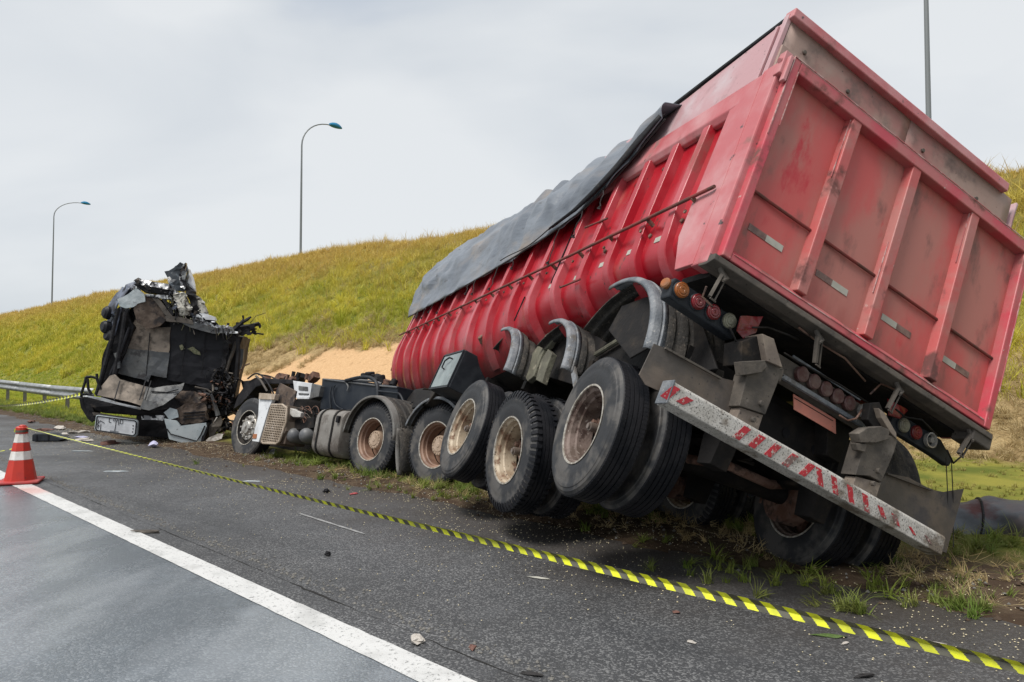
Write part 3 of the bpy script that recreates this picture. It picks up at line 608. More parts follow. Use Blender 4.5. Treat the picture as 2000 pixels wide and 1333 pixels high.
def deep_rim(parent, m, kind='spoke', dish=.19):
    b = B(); R_ = .296
    b.lathe([(.022, R_ - .004), (.012, R_), (.012, R_ - .012), (.03, R_ - .016), (.045, R_ - .034), (.085, R_ - .040), (.095, R_ - .052), (.215, R_ - .052), (.232, R_ - .02), (.25, R_ - .004), (.258, R_ - .004), (.258, R_), (.24, R_ + .004), (.06, R_ - .028)], (0, 0, 0), (1, 0, 0), 56, closed=True)
    r = b.build('rim', m, parent, smooth=True, sharp=35)
    b = B(); b.lathe([(.010, R_ + .002), (.004, R_ + .004), (.004, R_ - .009), (.012, R_ - .011)], (0, 0, 0), (1, 0, 0), 56)
    b.build('rim_lip', 'edge', parent, smooth=True)
    if kind == 'spoke':
        b = B()
        b.lathe([(dish + .03, .02), (dish + .03, .085), (dish - .03, .09), (dish - .035, .075), (dish - .02, .055), (dish - .02, .001)], (0, 0, 0), (1, 0, 0), 28)
        for k in range(5):
            a = 2 * math.pi * k / 5 + .35; d = Vector((0, math.cos(a), math.sin(a)))
            b.bar(Vector((dish, 0, 0)) + d * .07, Vector((dish + .035, 0, 0)) + d * .245, .075, .035, up=(1, 0, 0))
            b.disc(Vector((dish - .002, 0, 0)) + d * .20, (-1, 0, 0), .022, .03, 8, .004)
        b.build('hub', 'rust', parent, smooth=True, sharp=30)
        b = B(); b.tube([(dish + .02, 0, 0), (dish - .04, .0, 0), (dish - .125, 0, 0)], [.040, .036, .034], 16); b.tube([(dish - .125, 0, 0), (dish - .14, 0, 0)], .022, 12)
        b.build('spindle', 'glassy', parent, smooth=True)
    elif kind == 'drive':
        b = B(); b.lathe([(dish + .045, R_ - .05), (dish + .04, .20), (dish - .0, .155), (dish - .005, .135)], (0, 0, 0), (1, 0, 0), 40); b.build('rim_disc', m, parent, smooth=True)
        b = B(); b.lathe([(dish, .138), (dish - .105, .128), (dish - .115, .122), (dish - .115, .088), (dish - .122, .08), (dish - .122, .03), (dish - .128, .022), (dish - .128, .0005)], (0, 0, 0), (1, 0, 0), 36)
        for k in range(16):
            a = 2 * math.pi * k / 16; b.disc((dish - .112, .106 * math.cos(a), .106 * math.sin(a)), (-1, 0, 0), .009, .012, 6)
        b.build('hub', 'hub', parent, smooth=True, sharp=30)
    return r
def steer_rim(parent):
    b = B(); R_ = .296
    b.lathe([(.02, R_ - .004), (.010, R_), (.010, R_ - .012), (.03, R_ - .016), (.06, R_ - .04), (.10, R_ - .052), (.2, R_ - .05), (.25, R_)], (0, 0, 0), (1, 0, 0), 48)
    b.build('rim', 'dark', parent, smooth=True)
    b = B(); b.lathe([(.008, R_ + .002), (.002, R_ + .004), (.002, R_ - .009), (.012, R_ - .011)], (0, 0, 0), (1, 0, 0), 48); b.build('rim_lip', 'edge', parent, smooth=True)
    b = B(); b.lathe([(.085, R_ - .05), (.06, .225), (.035, .205), (.03, .15), (.04, .135), (.0, .12), (-.02, .105), (-.025, .05), (-.03, .0005)], (0, 0, 0), (1, 0, 0), 40)
    b.build('rim_disc', 'alu', parent, smooth=True, sharp=30)
    b = B()
    for k in range(10):
        a = 2 * math.pi * k / 10; b.disc((.034, .172 * math.cos(a), .172 * math.sin(a)), (-1, 0, 0), .017, .045, 8, .006)
    b.build('wheel_nuts', 'alu', parent, smooth=True, sharp=30)
    b = B()
    for k in range(10):
        a = 2 * math.pi * (k + .5) / 10; b.disc((.052, .215 * math.cos(a), .215 * math.sin(a)), (-1, 0, 0), .018, .006, 10)
    b.build('rim_holes', 'char', parent)

# ---------------------------------------------------------------- the red trailer
TR = Matrix(((.8379, -.3831, .3889, 1.245), (.3147, .9211, .2293, 4.283), (-.4460, -.0697, .8923, 2.168), (0, 0, 0, 1)))
tr = thing('semi_trailer', 'crumpled red tipper trailer leaning over on its side across the verge', 'truck trailer', TR)
tl_ = lambda px, py, ax, v: loc(TR, px, py, ax, v)
def zbot(y): return float(np.interp(y, [0, 1.5, 2.0, 2.8, 3.6, 4.3, 5.0, 9], [.0, .02, -.08, -.10, -.30, -.43, -.50, -.50]))
def profile(y, n=14):
    """outer line of the tub from the top rail round the bottom, left to right (x, z); the tub gets deeper towards the front"""
    zb = zbot(y); pts = [(.03, 1.46), (.03, 1.0), (.03, .6), (.03, .34)]
    for i in range(1, n):
        a = math.pi / 2 * i / n; pts.append((.03 + .62 * (1 - math.cos(a)), .30 - (.30 - zb) * math.sin(a)))
    pts.append((.66, zb)); pts.append((.9, zb - .005)); pts.append((1.25, zb - .005))
    return pts + [(2.5 - x, z) for x, z in reversed(pts[:-1])]
def front_in(y): return 0.0 if y < 8.2 else ((y - 8.2) / .8) ** 2 * .18
ys = [.2] + [i * .1 for i in range(3, 85)] + [8.6, 8.75, 8.9, 8.97]
b = B(); L = len(profile(1))
for k in range(len(ys)):
    y = ys[k]; f = front_in(y)
    for x, z in profile(y):
        d = noise.noise(Vector((y * .8, x * 2, z * 1.5))) * .016 + noise.noise(Vector((y * 2.6, x * 3, z * 3))) * .010
        b.v.append((x + (1.25 - x) * f * .5 + d, y, z + f * .3 * (z < .3) + d))
pf = profile(1)
for k in range(len(ys) - 1):
    for i in range(L - 1):
        b.f.append((k * L + i, (k + 1) * L + i, (k + 1) * L + i + 1, k * L + i + 1)); b.m.append(1 if .40 < (pf[i][0] + pf[i + 1][0]) / 2 < 1.98 else 0)
b.f.append(tuple(range((len(ys) - 1) * L, len(ys) * L))); b.m.append(0)
shell = b.build('body_shell', ['red_side', 'dark'], tr, smooth=True, solid=.012)
# ribs along the side
rib_y = [.72, 1.10, 1.50, 1.95, 2.45, 3.0, 3.5, 4.1, 4.72, 5.4, 6.05, 6.7, 7.25, 7.75, 8.25, 8.68]
def prof_normals(pf):
    out = []
    for i in range(len(pf)):
        a = pf[max(i - 1, 0)]; c_ = pf[min(i + 1, len(pf) - 1)]; tx, tz = c_[0] - a[0], c_[1] - a[1]; l = math.hypot(tx, tz)
        out.append((tz / l, -tx / l))
    return out
for yi, y0 in enumerate(rib_y):
    gap = (rib_y[min(yi + 1, len(rib_y) - 1)] - rib_y[min(yi, len(rib_y) - 2)])
    pf = profile(y0); pn = prof_normals(pf); b = B(); idx = list(range(1, len(pf) // 2 - (6 if y0 < 4.5 else 3))); f = front_in(y0)
    secs = []
    for i in idx:
        x, z = pf[i]; nx, nz_ = pn[i]
        if i == 1: z = 1.27
        bulge = max(0.0, min(1.0, (.55 - z) / .6)); wd = .040 + .012 * bulge; dp = .072; fl = .008 + .022 * bulge
        x += (1.25 - x) * f * .5; z += f * .3 * (z < .3)
        wob = noise.noise(Vector((y0 * 3, z * 2, 1))) * .016; dp += .014 * noise.noise(Vector((y0 * 5, z * 4, 2)))
        sec = []
        for yy, hh in ((-wd - fl, -.01), (-wd, dp), (wd, dp), (wd + fl + .02, -.01)):
            sec.append((x + nx * (hh), y0 + yy + wob, z + nz_ * (hh)))
        secs.append(sec)
    vs = [q for s_ in secs for q in s_]
    b.add(vs, [(k * 4 + j, (k + 1) * 4 + j, (k + 1) * 4 + j + 1, k * 4 + j + 1) for k in range(len(secs) - 1) for j in range(3)])
    b.add(secs[0], [(0, 1, 2, 3)])
    b.build('side_rib', 'red_rib', tr, smooth=True, sharp=28, bevel=.006)
# top rail, rear post, boards
b = B()
b.prism([(-.045, 0, 1.47), (-.045, 0, 1.30), (-.01, 0, 1.255), (.03, 0, 1.255), (.03, 0, 1.47)], (0, 8.8, 0)); rail = b.build('top_rail', 'red_rail', tr, bevel=.008); rail.location = (0, .2, 0)
b = B(); b.prism([(2.47, .2, 1.47), (2.47, .2, 1.255), (2.54, .2, 1.255), (2.54, .2, 1.47)], (0, 8.8, 0)); b.build('top_rail', 'red_rail', tr, bevel=.008)
for sx in (0, 1):
    b = B(); X = (lambda x: x) if sx == 0 else (lambda x: 2.5 - x)
    b.prism([(X(-.05), .03, -.06), (X(-.05), .20, -.06), (X(.06), .20, -.06), (X(.06), .03, -.06)], (0, 0, 1.55))
    b.build('rear_post', 'red_rail', tr, bevel=.012)
    b = B(); b.prism([(X(-.055), .17, -.05), (X(-.055), .36, -.05), (X(-.04), .50, .25), (X(-.04), .47, 1.30), (X(-.055), .17, 1.47)], (.03 if sx == 0 else -.03, 0, 0)); b.build('post_gusset', 'red_rail', tr, bevel=.006)
# side boards above the rail, dented and taller at the back
def side_board(xf, name='side_board'):
    b = B()
    def fn(u, v):
        y = .18 + u * 3.2; zt = 1.98 - .11 * min(1, u * 2.3) - .05 * u; z = 1.44 + (zt - 1.44) * v
        return (xf(.0 + .012 * noise.noise(Vector((y * 2, z * 3, 0))) + .02 * u * v), y, z)
    b.grid(fn, 26, 6); return b.build(name, 'board', tr, smooth=True, solid=.025)
side_board(lambda x: x); side_board(lambda x: 2.5 - x)
b = B(); b.tube([(-.0, .16, 2.01), (-.0, .9, 1.955), (.0, 1.55, 1.90)], .02, 6); b.build('board_cap', 'char', tr)
b = B(); b.bar((-.03, .19, 1.40), (-.02, .19, 1.99), .035, .05, (0, 1, 0)); b.bar((-.03, .28, 1.40), (-.02, .28, 1.95), .02, .03, (0, 1, 0)); b.build('board_strut', 'board', tr, bevel=.004)
b = B(); b.bar((-.022, 1.93, 1.50), (-.022, 1.90, 1.66), .012, .012); b.build('board_latch', 'char', tr)
b = B(); b.bar((-.016, .30, 1.505), (-.016, 3.2, 1.49), .006, .010); b.build('board_seam', 'char', tr)
# rear board above the tailgate, in two planks
for x0, x1 in ((0.0, 1.24), (1.247, 2.42)):
    b = B()
    def fn(u, v, x0=x0, x1=x1):
        x = x0 + (x1 - x0) * u; z = 1.40 + .56 * v
        return (x, .185 + .012 * noise.noise(Vector((x * 2, z * 3, 4))) - .0 * v, z)
    b.grid(fn, 14, 5); b.build('rear_board', 'board_rear', tr, smooth=True, solid=.03)
b = B(); b.prism([(-.03, .12, 1.945), (-.03, .12, 2.02), (-.03, .22, 2.03), (-.03, .22, 1.945)], (2.33, 0, -.0)); b.build('rear_board_cap', 'red_rail', tr, bevel=.008)
b = B(); b.box((-.015, .145, 1.45), (.20, .168, 1.72)); b.build('board_patch', 'board_rear', tr, bevel=.004)
for x, z in ((.18, 1.80), (.62, 1.77), (1.42, 1.78), (2.05, 1.74)):
    b = B(); b.disc((x, .168, z), (0, -1, 0), .016, .012, 10, .003); b.build('bolt_head', 'mudsteel', tr)
# tailgate
b = B(); b.box((.03, .045, .0), (2.47, .065, 1.50)); g = b.build('tailgate_panel', 'red_gate', tr)
gate = [((0, 0), (.065, 1.52), 'gate_stile'), ((2.435, 0), (2.50, 1.52), 'gate_stile'), ((.065, 1.425), (2.435, 1.515), 'gate_top_rail')]
for (x0, z0), (x1, z1), nm in gate:
    b = B(); b.box((x0, -.03, z0), (x1, .05, z1)); b.build(nm, 'red_gate_frame', tr, bevel=.008)
b = B(); b.prism([(.065, -.025, .0), (.065, -.025, .05), (.065, .03, .10), (.065, .05, .10), (.065, .05, 0)], (2.37, 0, 0)); b.build('gate_bottom_rail', 'red_gate_frame', tr, bevel=.006)
for xt in (.585, 1.19, 1.825):
    b = B(); b.prism([(xt, .05, .09), (xt + .012, -.022, .09), (xt + .092, -.022, .09), (xt + .104, .05, .09)], (.0, 0, 1.34)); b.build('gate_rib', 'red_gate_rib', tr, bevel=.006)
for x0, x1 in ((.07, .585), (.69, 1.19), (1.295, 1.825), (1.93, 2.43)):
    b = B(); b.tube([(x0, .03, .538), ((x0 + x1) / 2, .027, .535), (x1, .03, .538)], .011, 8); b.build('gate_rod', 'redrust', tr, smooth=True)
for x0 in (.15, .74):
    b = B(); b.box((x0, .041, .29), (x0 + .145, .0448, .335)); b.build('dull_reflector', 'refl_red', tr)
    b = B(); b.box((x0 + .146, .0405, .29), (x0 + .29, .0448, .335)); b.build('pale_reflector', 'refl', tr)
for x0 in (1.36, 1.975):
    b = B(); b.box((x0, .0405, .295), (x0 + .145, .0448, .34)); b.build('pale_reflector', 'refl', tr)
    b = B(); b.box((x0 + .146, .041, .295), (x0 + .29, .0448, .34)); b.build('dull_reflector', 'refl_red', tr)
for a_, c_ in (((.0, -.032, 1.518), (2.5, -.032, 1.518)), ((.003, -.032, .9), (.003, -.032, 1.515)), ((.064, -.031, 1.0), (.064, -.031, 1.43)), ((.585, -.0, .95), (.592, .0, 1.42)), ((1.19, .0, .4), (1.196, .0, .8)), ((1.826, .0, 1.0), (1.833, .0, 1.42)), ((.08, -.026, .046), (2.42, -.026, .046)), ((2.497, -.032, .3), (2.497, -.032, 1.5))):
    b = B(); b.bar(a_, c_, .006, .006); b.build('scratched_edge', 'scratch', tr)
# hinge hardware at the upper left corner and scraped edge of the post
b = B(); b.box((-.06, -.01, 1.36), (.0, .055, 1.54)); b.box((-.035, -.04, 1.30), (-.005, .0, 1.50)); b.tube([(-.07, .02, 1.46), (-.02, .02, 1.50)], .022, 8); b.build('gate_hinge', 'red_rail', tr, bevel=.006)
b = B(); b.box((2.5, -.01, 1.36), (2.56, .055, 1.54)); b.build('gate_hinge', 'red_rail', tr, bevel=.006)
# rod along the side with brackets, loose short rods, seams, side reflectors
b = B(); b.tube([(-.075, .22, .535), (-.07, 2.4, .52), (-.065, 5.5, .52), (-.06, 8.75, .52)], .013, 8); b.build('side_rod', 'redrust', tr, smooth=True)
for y in np.arange(.45, 8.7, .55):
    b = B(); b.bar((-.075, y, .528), (.0, y, .505), .014, .03); b.disc((-.055, y + .05, .44), (-1, 0, 0), .014, .012, 8); b.build('rod_bracket', 'rust', tr)
for a, c_ in (((1170, 425), (1184, 442)), ((1143, 445), (1186, 427)), ((1094, 562), (1133, 546))):
    p0 = tl_(*c_, 0, -.05); p1 = tl_(*a, 0, -.05)
    if abs(p0.z - p1.z) > .12: continue
    b = B(); b.tube([p0, p1], .010, 6); b.build('loose_rod', 'redrust', tr, smooth=True)
for (xa, ya), (xb, yb) in (((1145, 395), (1097, 545)), ((1125, 440), (1105, 512)), ((1025, 580), (1010, 625))):
    p0 = tl_(xa, ya, 0, .018); p1 = tl_(xb, yb, 0, .018); p1.y = p0.y
    b = B(); b.bar(p0, p1, .007, .012); b.build('panel_seam', 'char', tr)
for (px, py) in ((1285, 465), (1230, 490), (1175, 515), (1125, 540), (1075, 557), (1032, 575)):
    q = tl_(px, py, 0, -.0)
    b = B(); b.box((.012, q.y - .06, q.z - .022), (.0175, q.y + .06, q.z + .022)); b.build('side_reflector', 'refl', tr)
# floor lip under the gate
b = B(); b.prism([(-.045, -.025, -.012), (-.045, -.030, -.055), (-.045, .04, -.075), (-.045, .12, -.07), (-.045, .12, -.012)], (2.59, 0, 0)); b.build('floor_lip', 'mudsteel', tr, bevel=.006)
b = B(); b.box((.06, .12, -.085), (2.44, .42, -.04)); b.build('floor_plate', 'dark', tr)
b = B(); b.box((2.36, -.02, -.13), (2.56, .14, -.02)); b.build('corner_block', 'mudsteel', tr, bevel=.01)
# latches hanging from the lip
for x, dx in ((.06, -.02), (.87, .05), (1.62, -.03), (2.36, -.05)):
    b = B(); b.tube([(x - .02, .01, -.06), (x + .03, -.0, -.12)], .016, 8)
    b.bar((x + .0, .0, -.10), (x + dx, .01, -.26), .028, .02); b.bar((x + .04, .0, -.10), (x + dx + .04, .01, -.27), .009, .009); b.bar((x + dx, .0, -.27), (x + dx + .05, .01, -.27), .009, .009)
    b.tube([(x + .0, .02, -.06), (x + .05, .0, -.10), (x + .01, -.02, -.14)], .010, 6)
    b.build('gate_latch', 'mudsteel', tr, smooth=True, sharp=30)
# chassis
for x in (.82, 1.62):
    b = B(); b.box((x, .35, -.84), (x + .12, 8.3, -.81)); b.box((x + .045, .35, -.81), (x + .075, 8.3, -.40)); b.box((x, .35, -.40), (x + .12, 8.3, -.375)); b.build('chassis_beam', 'dark', tr)
for y in (.45, 1.75, 3.0, 4.2, 5.2, 6.2, 7.2, 8.1):
    b = B(); b.box((.30, y, -.60), (2.20, y + .07, -.40)); b.build('cross_member', 'dark', tr)
# rear lamp beam and rear cross member with holes
b = B(); b.prism([(.78, .20, -.24), (.78, .20, -.37), (.78, .26, -.40), (.78, .26, -.22)], (.98, 0, 0)); b.build('rear_lamp_beam', 'mudsteel', tr, bevel=.006)
b = B(); b.bar((.80, .185, -.375), (1.66, .185, -.375), .03, .03); b.bar((.88, .178, -.215), (1.52, .178, -.225), .012, .018); b.build('lamp_beam_edge', 'fender', tr, bevel=.004)
b = B(); b.box((.72, .42, -.74), (1.72, .45, -.46)); b.build('rear_cross_plate', 'dark', tr, bevel=.004)
for x in (.90, 1.22, 1.50):
    b = B(); b.disc((x, .419, -.61), (0, -1, 0), .035, .006, 16); b.build('plate_hole', 'char', tr)
for i, x in enumerate((.99, 1.10, 1.21, 1.32, 1.43)):
    b = B(); b.disc((x, .19, -.295), (0, -1, 0), .052, .035, 22, .008); b.build('tail_lamp', 'lamp_darkred', tr, smooth=True, sharp=40)
b = B(); b.disc((1.57, .19, -.285), (0, -1, 0), .045, .045, 22, .014); b.build('reverse_lamp', 'lamp_clear', tr, smooth=True, sharp=50)
# faded plate below
pl = [tl_(a, c_, 1, .24) for a, c_ in ((1550, 770), (1632, 819), (1633, 848), (1551, 800))]
b = B(); b.prism(pl, (0, .006, 0)); b.build('number_plate', 'plate', tr)
b = B(); b.bar(pl[0] + Vector((.01, -.003, -.022)), pl[1] + Vector((-.02, -.003, -.022)), .003, .004); b.build('plate_line', 'char', tr)
b = B(); q = [tl_(a, c_, 1, .26) for a, c_ in ((1566, 768), (1610, 795), (1616, 812), (1570, 786))]; b.prism(q, (0, .03, 0)); b.build('plate_bracket', 'mudsteel', tr)
# side lamp clusters
b = B(); b.prism([(-.10, .22, -.16), (-.115, .22, -.20), (-.10, .22, -.30), (.44, .22, -.32), (.46, .22, -.18)], (0, .10, 0)); b.build('left_lamp_board', 'blackplastic', tr, bevel=.012)
b = B(); b.prism([(1.88, .22, -.13), (1.88, .22, -.27), (2.36, .22, -.27), (2.52, .22, -.28), (2.54, .22, -.22), (2.38, .22, -.13)], (0, .06, 0)); b.build('right_lamp_board', 'blackplastic', tr, bevel=.01)
def lampdisc(px, py, r, m, nm, y=.22):
    q = tl_(px, py, 1, y - .02); b = B(); b.disc((q.x, y, q.z), (0, -1, 0), r * 1.12, .012, 24, .004); b.build('lamp_bezel', 'blackplastic', tr, smooth=True, sharp=40)
    b = B(); b.lathe([(0, r), (.016, r), (.020, r * .92), (.016, r * .86), (.022, r * .80), (.022, r * .62), (.019, r * .57), (.025, r * .50), (.025, r * .22), (.022, r * .16), (.024, .0005)], (q.x, y - .011, q.z), (0, -1, 0), 24); b.build(nm, m, tr, smooth=True, sharp=22)
for a in ((1332, 567, .050, 'lamp_amber', 'amber_lamp'), (1364, 590, .050, 'lamp_red', 'red_lamp'), (1394, 610, .050, 'lamp_red', 'red_lamp'), (1425, 627, .050, 'lamp_white', 'white_lamp'),
          (1766, 831, .050, 'lamp_white', 'white_lamp'), (1790, 845, .050, 'lamp_red', 'red_lamp')): lampdisc(*a)
q = tl_(1303, 556, 0, -.115); b = B(); b.disc(q, (-1, -.3, 0), .036, .03, 20, .008); b.build('amber_lamp', 'lamp_amber', tr, smooth=True)
q = tl_(1817, 860, 1, .2)
b = B(); b.lathe([(0, .04), (.0, .052), (.03, .056), (.03, .046), (.005, .04)], (q.x, .215, q.z), (0, -1, 0), 22, closed=True); b.disc((q.x, .212, q.z), (0, -1, 0), .02, .03, 10); b.build('broken_lamp', 'lamp_clear', tr, smooth=True, sharp=30)
# crumpled red sheet pieces and hanging wires around the lamps
for (pts, y) in ((((1448, 620), (1492, 618), (1478, 650), (1452, 662), (1442, 645)), .14), (((1735, 780), (1775, 800), (1755, 820), (1738, 812)), .16)):
    b = B(); b.prism([tl_(a, c_, 1, y) for a, c_ in pts], (.0, .012, 0)); crumple(b.build('torn_red_sheet', 'lamp_red', tr), .02, 9, 2, 3)
for (x, a, c_) in ((2.44, -.30, .55), (2.50, -.20, .62)):
    b = B(); q0 = Vector((x, .2, -.24)); mi = TR.inverted().to_3x3() @ Vector((0, 0, -1)); b.tube([q0, q0 + mi * .25 + Vector((.01, 0, 0)), q0 + mi * c_], .0035, 5); b.build('hanging_wire', 'rope', tr)
for pts_ in (((1425, 640), (1440, 672), (1470, 690), (1500, 700), (1530, 735)), ((1532, 690), (1560, 708), (1640, 752), (1700, 790)), ((1640, 812), (1655, 822), (1672, 818), (1684, 800)), ((1750, 800), (1768, 815), (1800, 820), (1830, 850)), ((1470, 640), (1500, 640), (1540, 655), (1560, 665)), ((1380, 560), (1372, 580), (1392, 600)), ((1850, 880), (1862, 905), (1880, 890), (1876, 870)), ((1700, 770), (1720, 750), (1760, 765), (1790, 790)), ((1560, 640), (1600, 670), (1650, 700), (1690, 745))):
    b = B(); b.tube([tl_(a, c_, 1, .06 + .05 * (i % 2)) for i, (a, c_) in enumerate(pts_)], .007, 6); b.build('lamp_cable', 'dark' if pts_[0][0] % 20 else 'rust', tr, smooth=True, sharp=180)
# underrun bar: brackets, bar, stripes
xl, xr = -.005, 2.33
b = B(); b.prism([(xl, -.03, -.975), (xl, -.03, -.862), (xl, -.015, -.845), (xl, .07, -.855), (xl, .075, -.99)], (xr - xl, 0, 0)); b.build('underrun_bar', 'white_paint', tr, bevel=.006)
b = B(); b.box((xl - .012, -.035, -.985), (xl, .08, -.84)); b.build('bar_end_cap', 'fender', tr, bevel=.004)
def stripe(x, s, wd=.052, h=.094, worn=0):
    z0, z1 = -.966, -.966 + h
    if worn: z0 += .02; z1 -= .02 * worn
    sh = .055 * s; y = -.0335
    b = B(); b.prism([(x - wd / 2 - sh / 2, y, z0), (x + wd / 2 - sh / 2, y, z0), (x + wd / 2 + sh / 2, y, z1), (x - wd / 2 + sh / 2, y, z1)], (0, .003, 0)); b.build('red_stripe', 'red_tape', tr)
for (px, py, s, wo) in ((1307, 772, 1, 0), (1335, 789, 1, 1), (1448, 848, 1, 0), (1477, 866, 1, 0), (1508, 883, 1, 0), (1542, 902, 1, 0), (1575, 921, 1, 0)): stripe(tl_(px, py, 1, -.03).x, s, worn=wo)
for (px, py, wo) in ((1599, 938, 0), (1629, 952, 0), (1660, 970, 0), (1690, 986, 0), (1721, 1004, 1), (1748, 1019, 1), (1781, 1038, 2), (1812, 1057, 2)): stripe(tl_(px, py, 1, -.03).x, -1, .046 if wo < 2 else .03, .094, wo)
def bracket(pts, y0, y1, m='mudsteel', nm='bar_bracket'):
    b = B(); b.prism([tl_(a, c_, 1, y0) for a, c_ in pts], (0, y1 - y0, 0)); return b.build(nm, m, tr, bevel=.004)
bracket([(1450, 667), (1489, 653), (1500, 703), (1462, 713), (1447, 712)], .03, .20, 'dark')
bracket([(1489, 652), (1512, 662), (1529, 719), (1499, 706)], -.02, .14, 'tan')
bracket([(1460, 730), (1498, 707), (1530, 721), (1495, 810), (1444, 793)], .0, .12)
bracket([(1446, 796), (1491, 811), (1480, 844), (1437, 821)], .015, .10, 'tan')
bracket([(1450, 706), (1494, 704), (1499, 716), (1488, 728), (1454, 733)], -.03, .05, nm='hinge_plate')
bracket([(1700, 788), (1718, 786), (1736, 824), (1736, 835), (1707, 835), (1695, 820)], .03, .09, 'dark')
bracket([(1716, 797), (1729, 808), (1751, 846), (1752, 858), (1740, 846), (1722, 817)], -.01, .08, 'tan')
bracket([(1690, 862), (1716, 852), (1742, 851), (1753, 860), (1747, 883), (1722, 942), (1698, 930), (1671, 928), (1684, 883)], .0, .12)
bracket([(1672, 931), (1721, 944), (1711, 975), (1664, 951)], .015, .10, 'tan')
bracket([(1677, 847), (1695, 836), (1722, 833), (1738, 840), (1736, 858), (1713, 865), (1682, 865)], -.03, .05, nm='hinge_plate')
bracket([(1672, 866), (1694, 868), (1690, 884), (1676, 880)], -.02, .03, nm='hinge_plate')
for (px, py) in ((1487, 788), (1716, 920), (1472, 820), (1706, 945), (1475, 712), (1690, 850)):
    q = tl_(px, py, 1, -.01); b = B(); b.disc((q.x, -.0, q.z), (0, -1, 0), .017, .02, 10, .004); b.build('bolt_head', 'mudsteel', tr)
bracket([(1520, 700), (1532, 726), (1524, 748), (1516, 735)], .05, .12, nm='bracket_ear')
bracket([(1618, 815), (1665, 838), (1640, 905), (1615, 890)], .30, .42, 'dark', 'tow_bracket')
# axles, springs, hangers, chambers
AX = [(Vector((.12, 1.15, -1.05)), Vector((.99, -.07, .115)), 'rim_rust', 0), (Vector((.18, 2.47, -1.28)), Vector((.955, .03, .27)), 'rim_cream', 56), (Vector((.03, 3.53, -1.13)), Vector((.995, .02, .09)), 'rim_cream', 0)]
def wheel_mat(c, n):
    Y = Vector((0, 1, 0)); X = n.normalized(); Y = (Y - X * X.dot(Y)).normalized(); Z = X.cross(Y); m = Matrix.Identity(4)
    for i in range(3): m[i][0], m[i][1], m[i][2], m[i][3] = X[i], Y[i], Z[i], c[i]
    return m
for i, (c0, n, rm, lugs) in enumerate(AX):
    n = n.normalized()
    wo = empty('wheel', tr, wheel_mat(c0, n)); tyre('tyre', wo, lugs); deep_rim(wo, rm, 'spoke')
    if i == 0: wo['label'] = 'rearmost outer left wheel with a rusty open rim'
    flip = Matrix.Rotation(math.pi, 4, 'Z')
    dup(wo, tr, wheel_mat(c0 + n * .61, n) @ flip)
    dup(wo, tr, wheel_mat(c0 + n * 1.90, n))
    dup(wo, tr, wheel_mat(c0 + n * 2.51, n) @ flip)
    b = B(); b.tube([c0 + n * .3, c0 + n * 2.2], .075, 14); b.build('axle_tube', 'dark', tr, smooth=True)
    for h in (.62, 1.88):
        b = B(); b.disc(c0 + n * (h - .06 if h < 1 else h - .10), n, .21, .16, 28, .02); b.build('brake_drum', 'rust', tr, smooth=True, sharp=40)
        q = c0 + n * (h + (.22 if h < 1 else -.28))
        b = B(); b.disc(q + Vector((0, .16, .10)), (0, 1, .2), .085, .14, 18, .02); b.tube([q + Vector((0, .16, .10)), q + Vector((0, .02, .06))], .02, 8); b.build('brake_chamber', 'dark', tr, smooth=True, sharp=40)
        x = c0.x + n.x * (h + (.16 if h < 1 else -.16)); z = (c0 + n * (h)).z
        for k in range(4):
            b = B(); b.bar((x, c0.y - .52 + k * .05, z + .20 + k * .014), (x, c0.y, z + .10 + k * .016), .08, .014); b.bar((x, c0.y, z + .10 + k * .016), (x, c0.y + .52 - k * .05, z + .20 + k * .014), .08, .014); b.build('leaf_spring', 'dark', tr)
        for dy in (-.08, .08):
            b = B(); b.tube([(x - .06, c0.y + dy, z - .1), (x - .06, c0.y + dy, z + .2), (x + .06, c0.y + dy, z + .2), (x + .06, c0.y + dy, z - .1)], .012, 6); b.build('spring_bolt', 'rust', tr)
for y in (.50, 1.80, 3.0, 4.2):
    for x in (.80, 1.70):
        b = B(); b.prism([(x - .07, y - .14, -.6), (x - .07, y + .14, -.6), (x - .07, y + .07, -1.05), (x - .07, y - .07, -1.05)], (.14, 0, 0)); b.build('spring_hanger', 'dark', tr)
b = B(); b.tube([(.95, 1.0, -.95), (1.1, .75, -.92), (1.55, .80, -.88), (1.9, 1.0, -.75)], .035, 10); b.build('brake_linkage', 'rust', tr, smooth=True)
rnd = random.Random(3)
for k in range(22):
    p = Vector((rnd.uniform(.3, 2.2), rnd.uniform(.4, 3.2), rnd.uniform(-.9, -.5))); pts = [p]
    for j in range(5): p = p + Vector((rnd.uniform(-.15, .15), rnd.uniform(-.12, .12), rnd.uniform(-.12, .06))); pts.append(p)
    b = B(); b.tube(pts, rnd.choice([.008, .012, .016]), 6); b.build('air_hose', rnd.choice(['dark', 'rust', 'blackplastic', 'mudsteel']), tr, smooth=True)
# olive hanger brackets that stand out between the fenders
def side_poly(pts, x0, x1, m, nm, bev=.006):
    b = B(); b.prism([tl_(a, c_, 0, x0) for a, c_ in pts], (x1 - x0, 0, 0)); return b.build(nm, m, tr, bevel=bev)
side_poly([(1105, 625), (1068, 648), (1056, 668), (1062, 684), (1072, 676), (1085, 655), (1106, 632)], .26, .31, 'olive', 'suspension_arm')
side_poly([(1056, 668), (1062, 684), (1042, 735), (1030, 745), (1018, 725), (1040, 690)], .25, .31, 'olive', 'suspension_arm')
side_poly([(1070, 682), (1078, 690), (1066, 722), (1058, 748), (1046, 742), (1056, 705)], .18, .24, 'olive', 'suspension_arm')
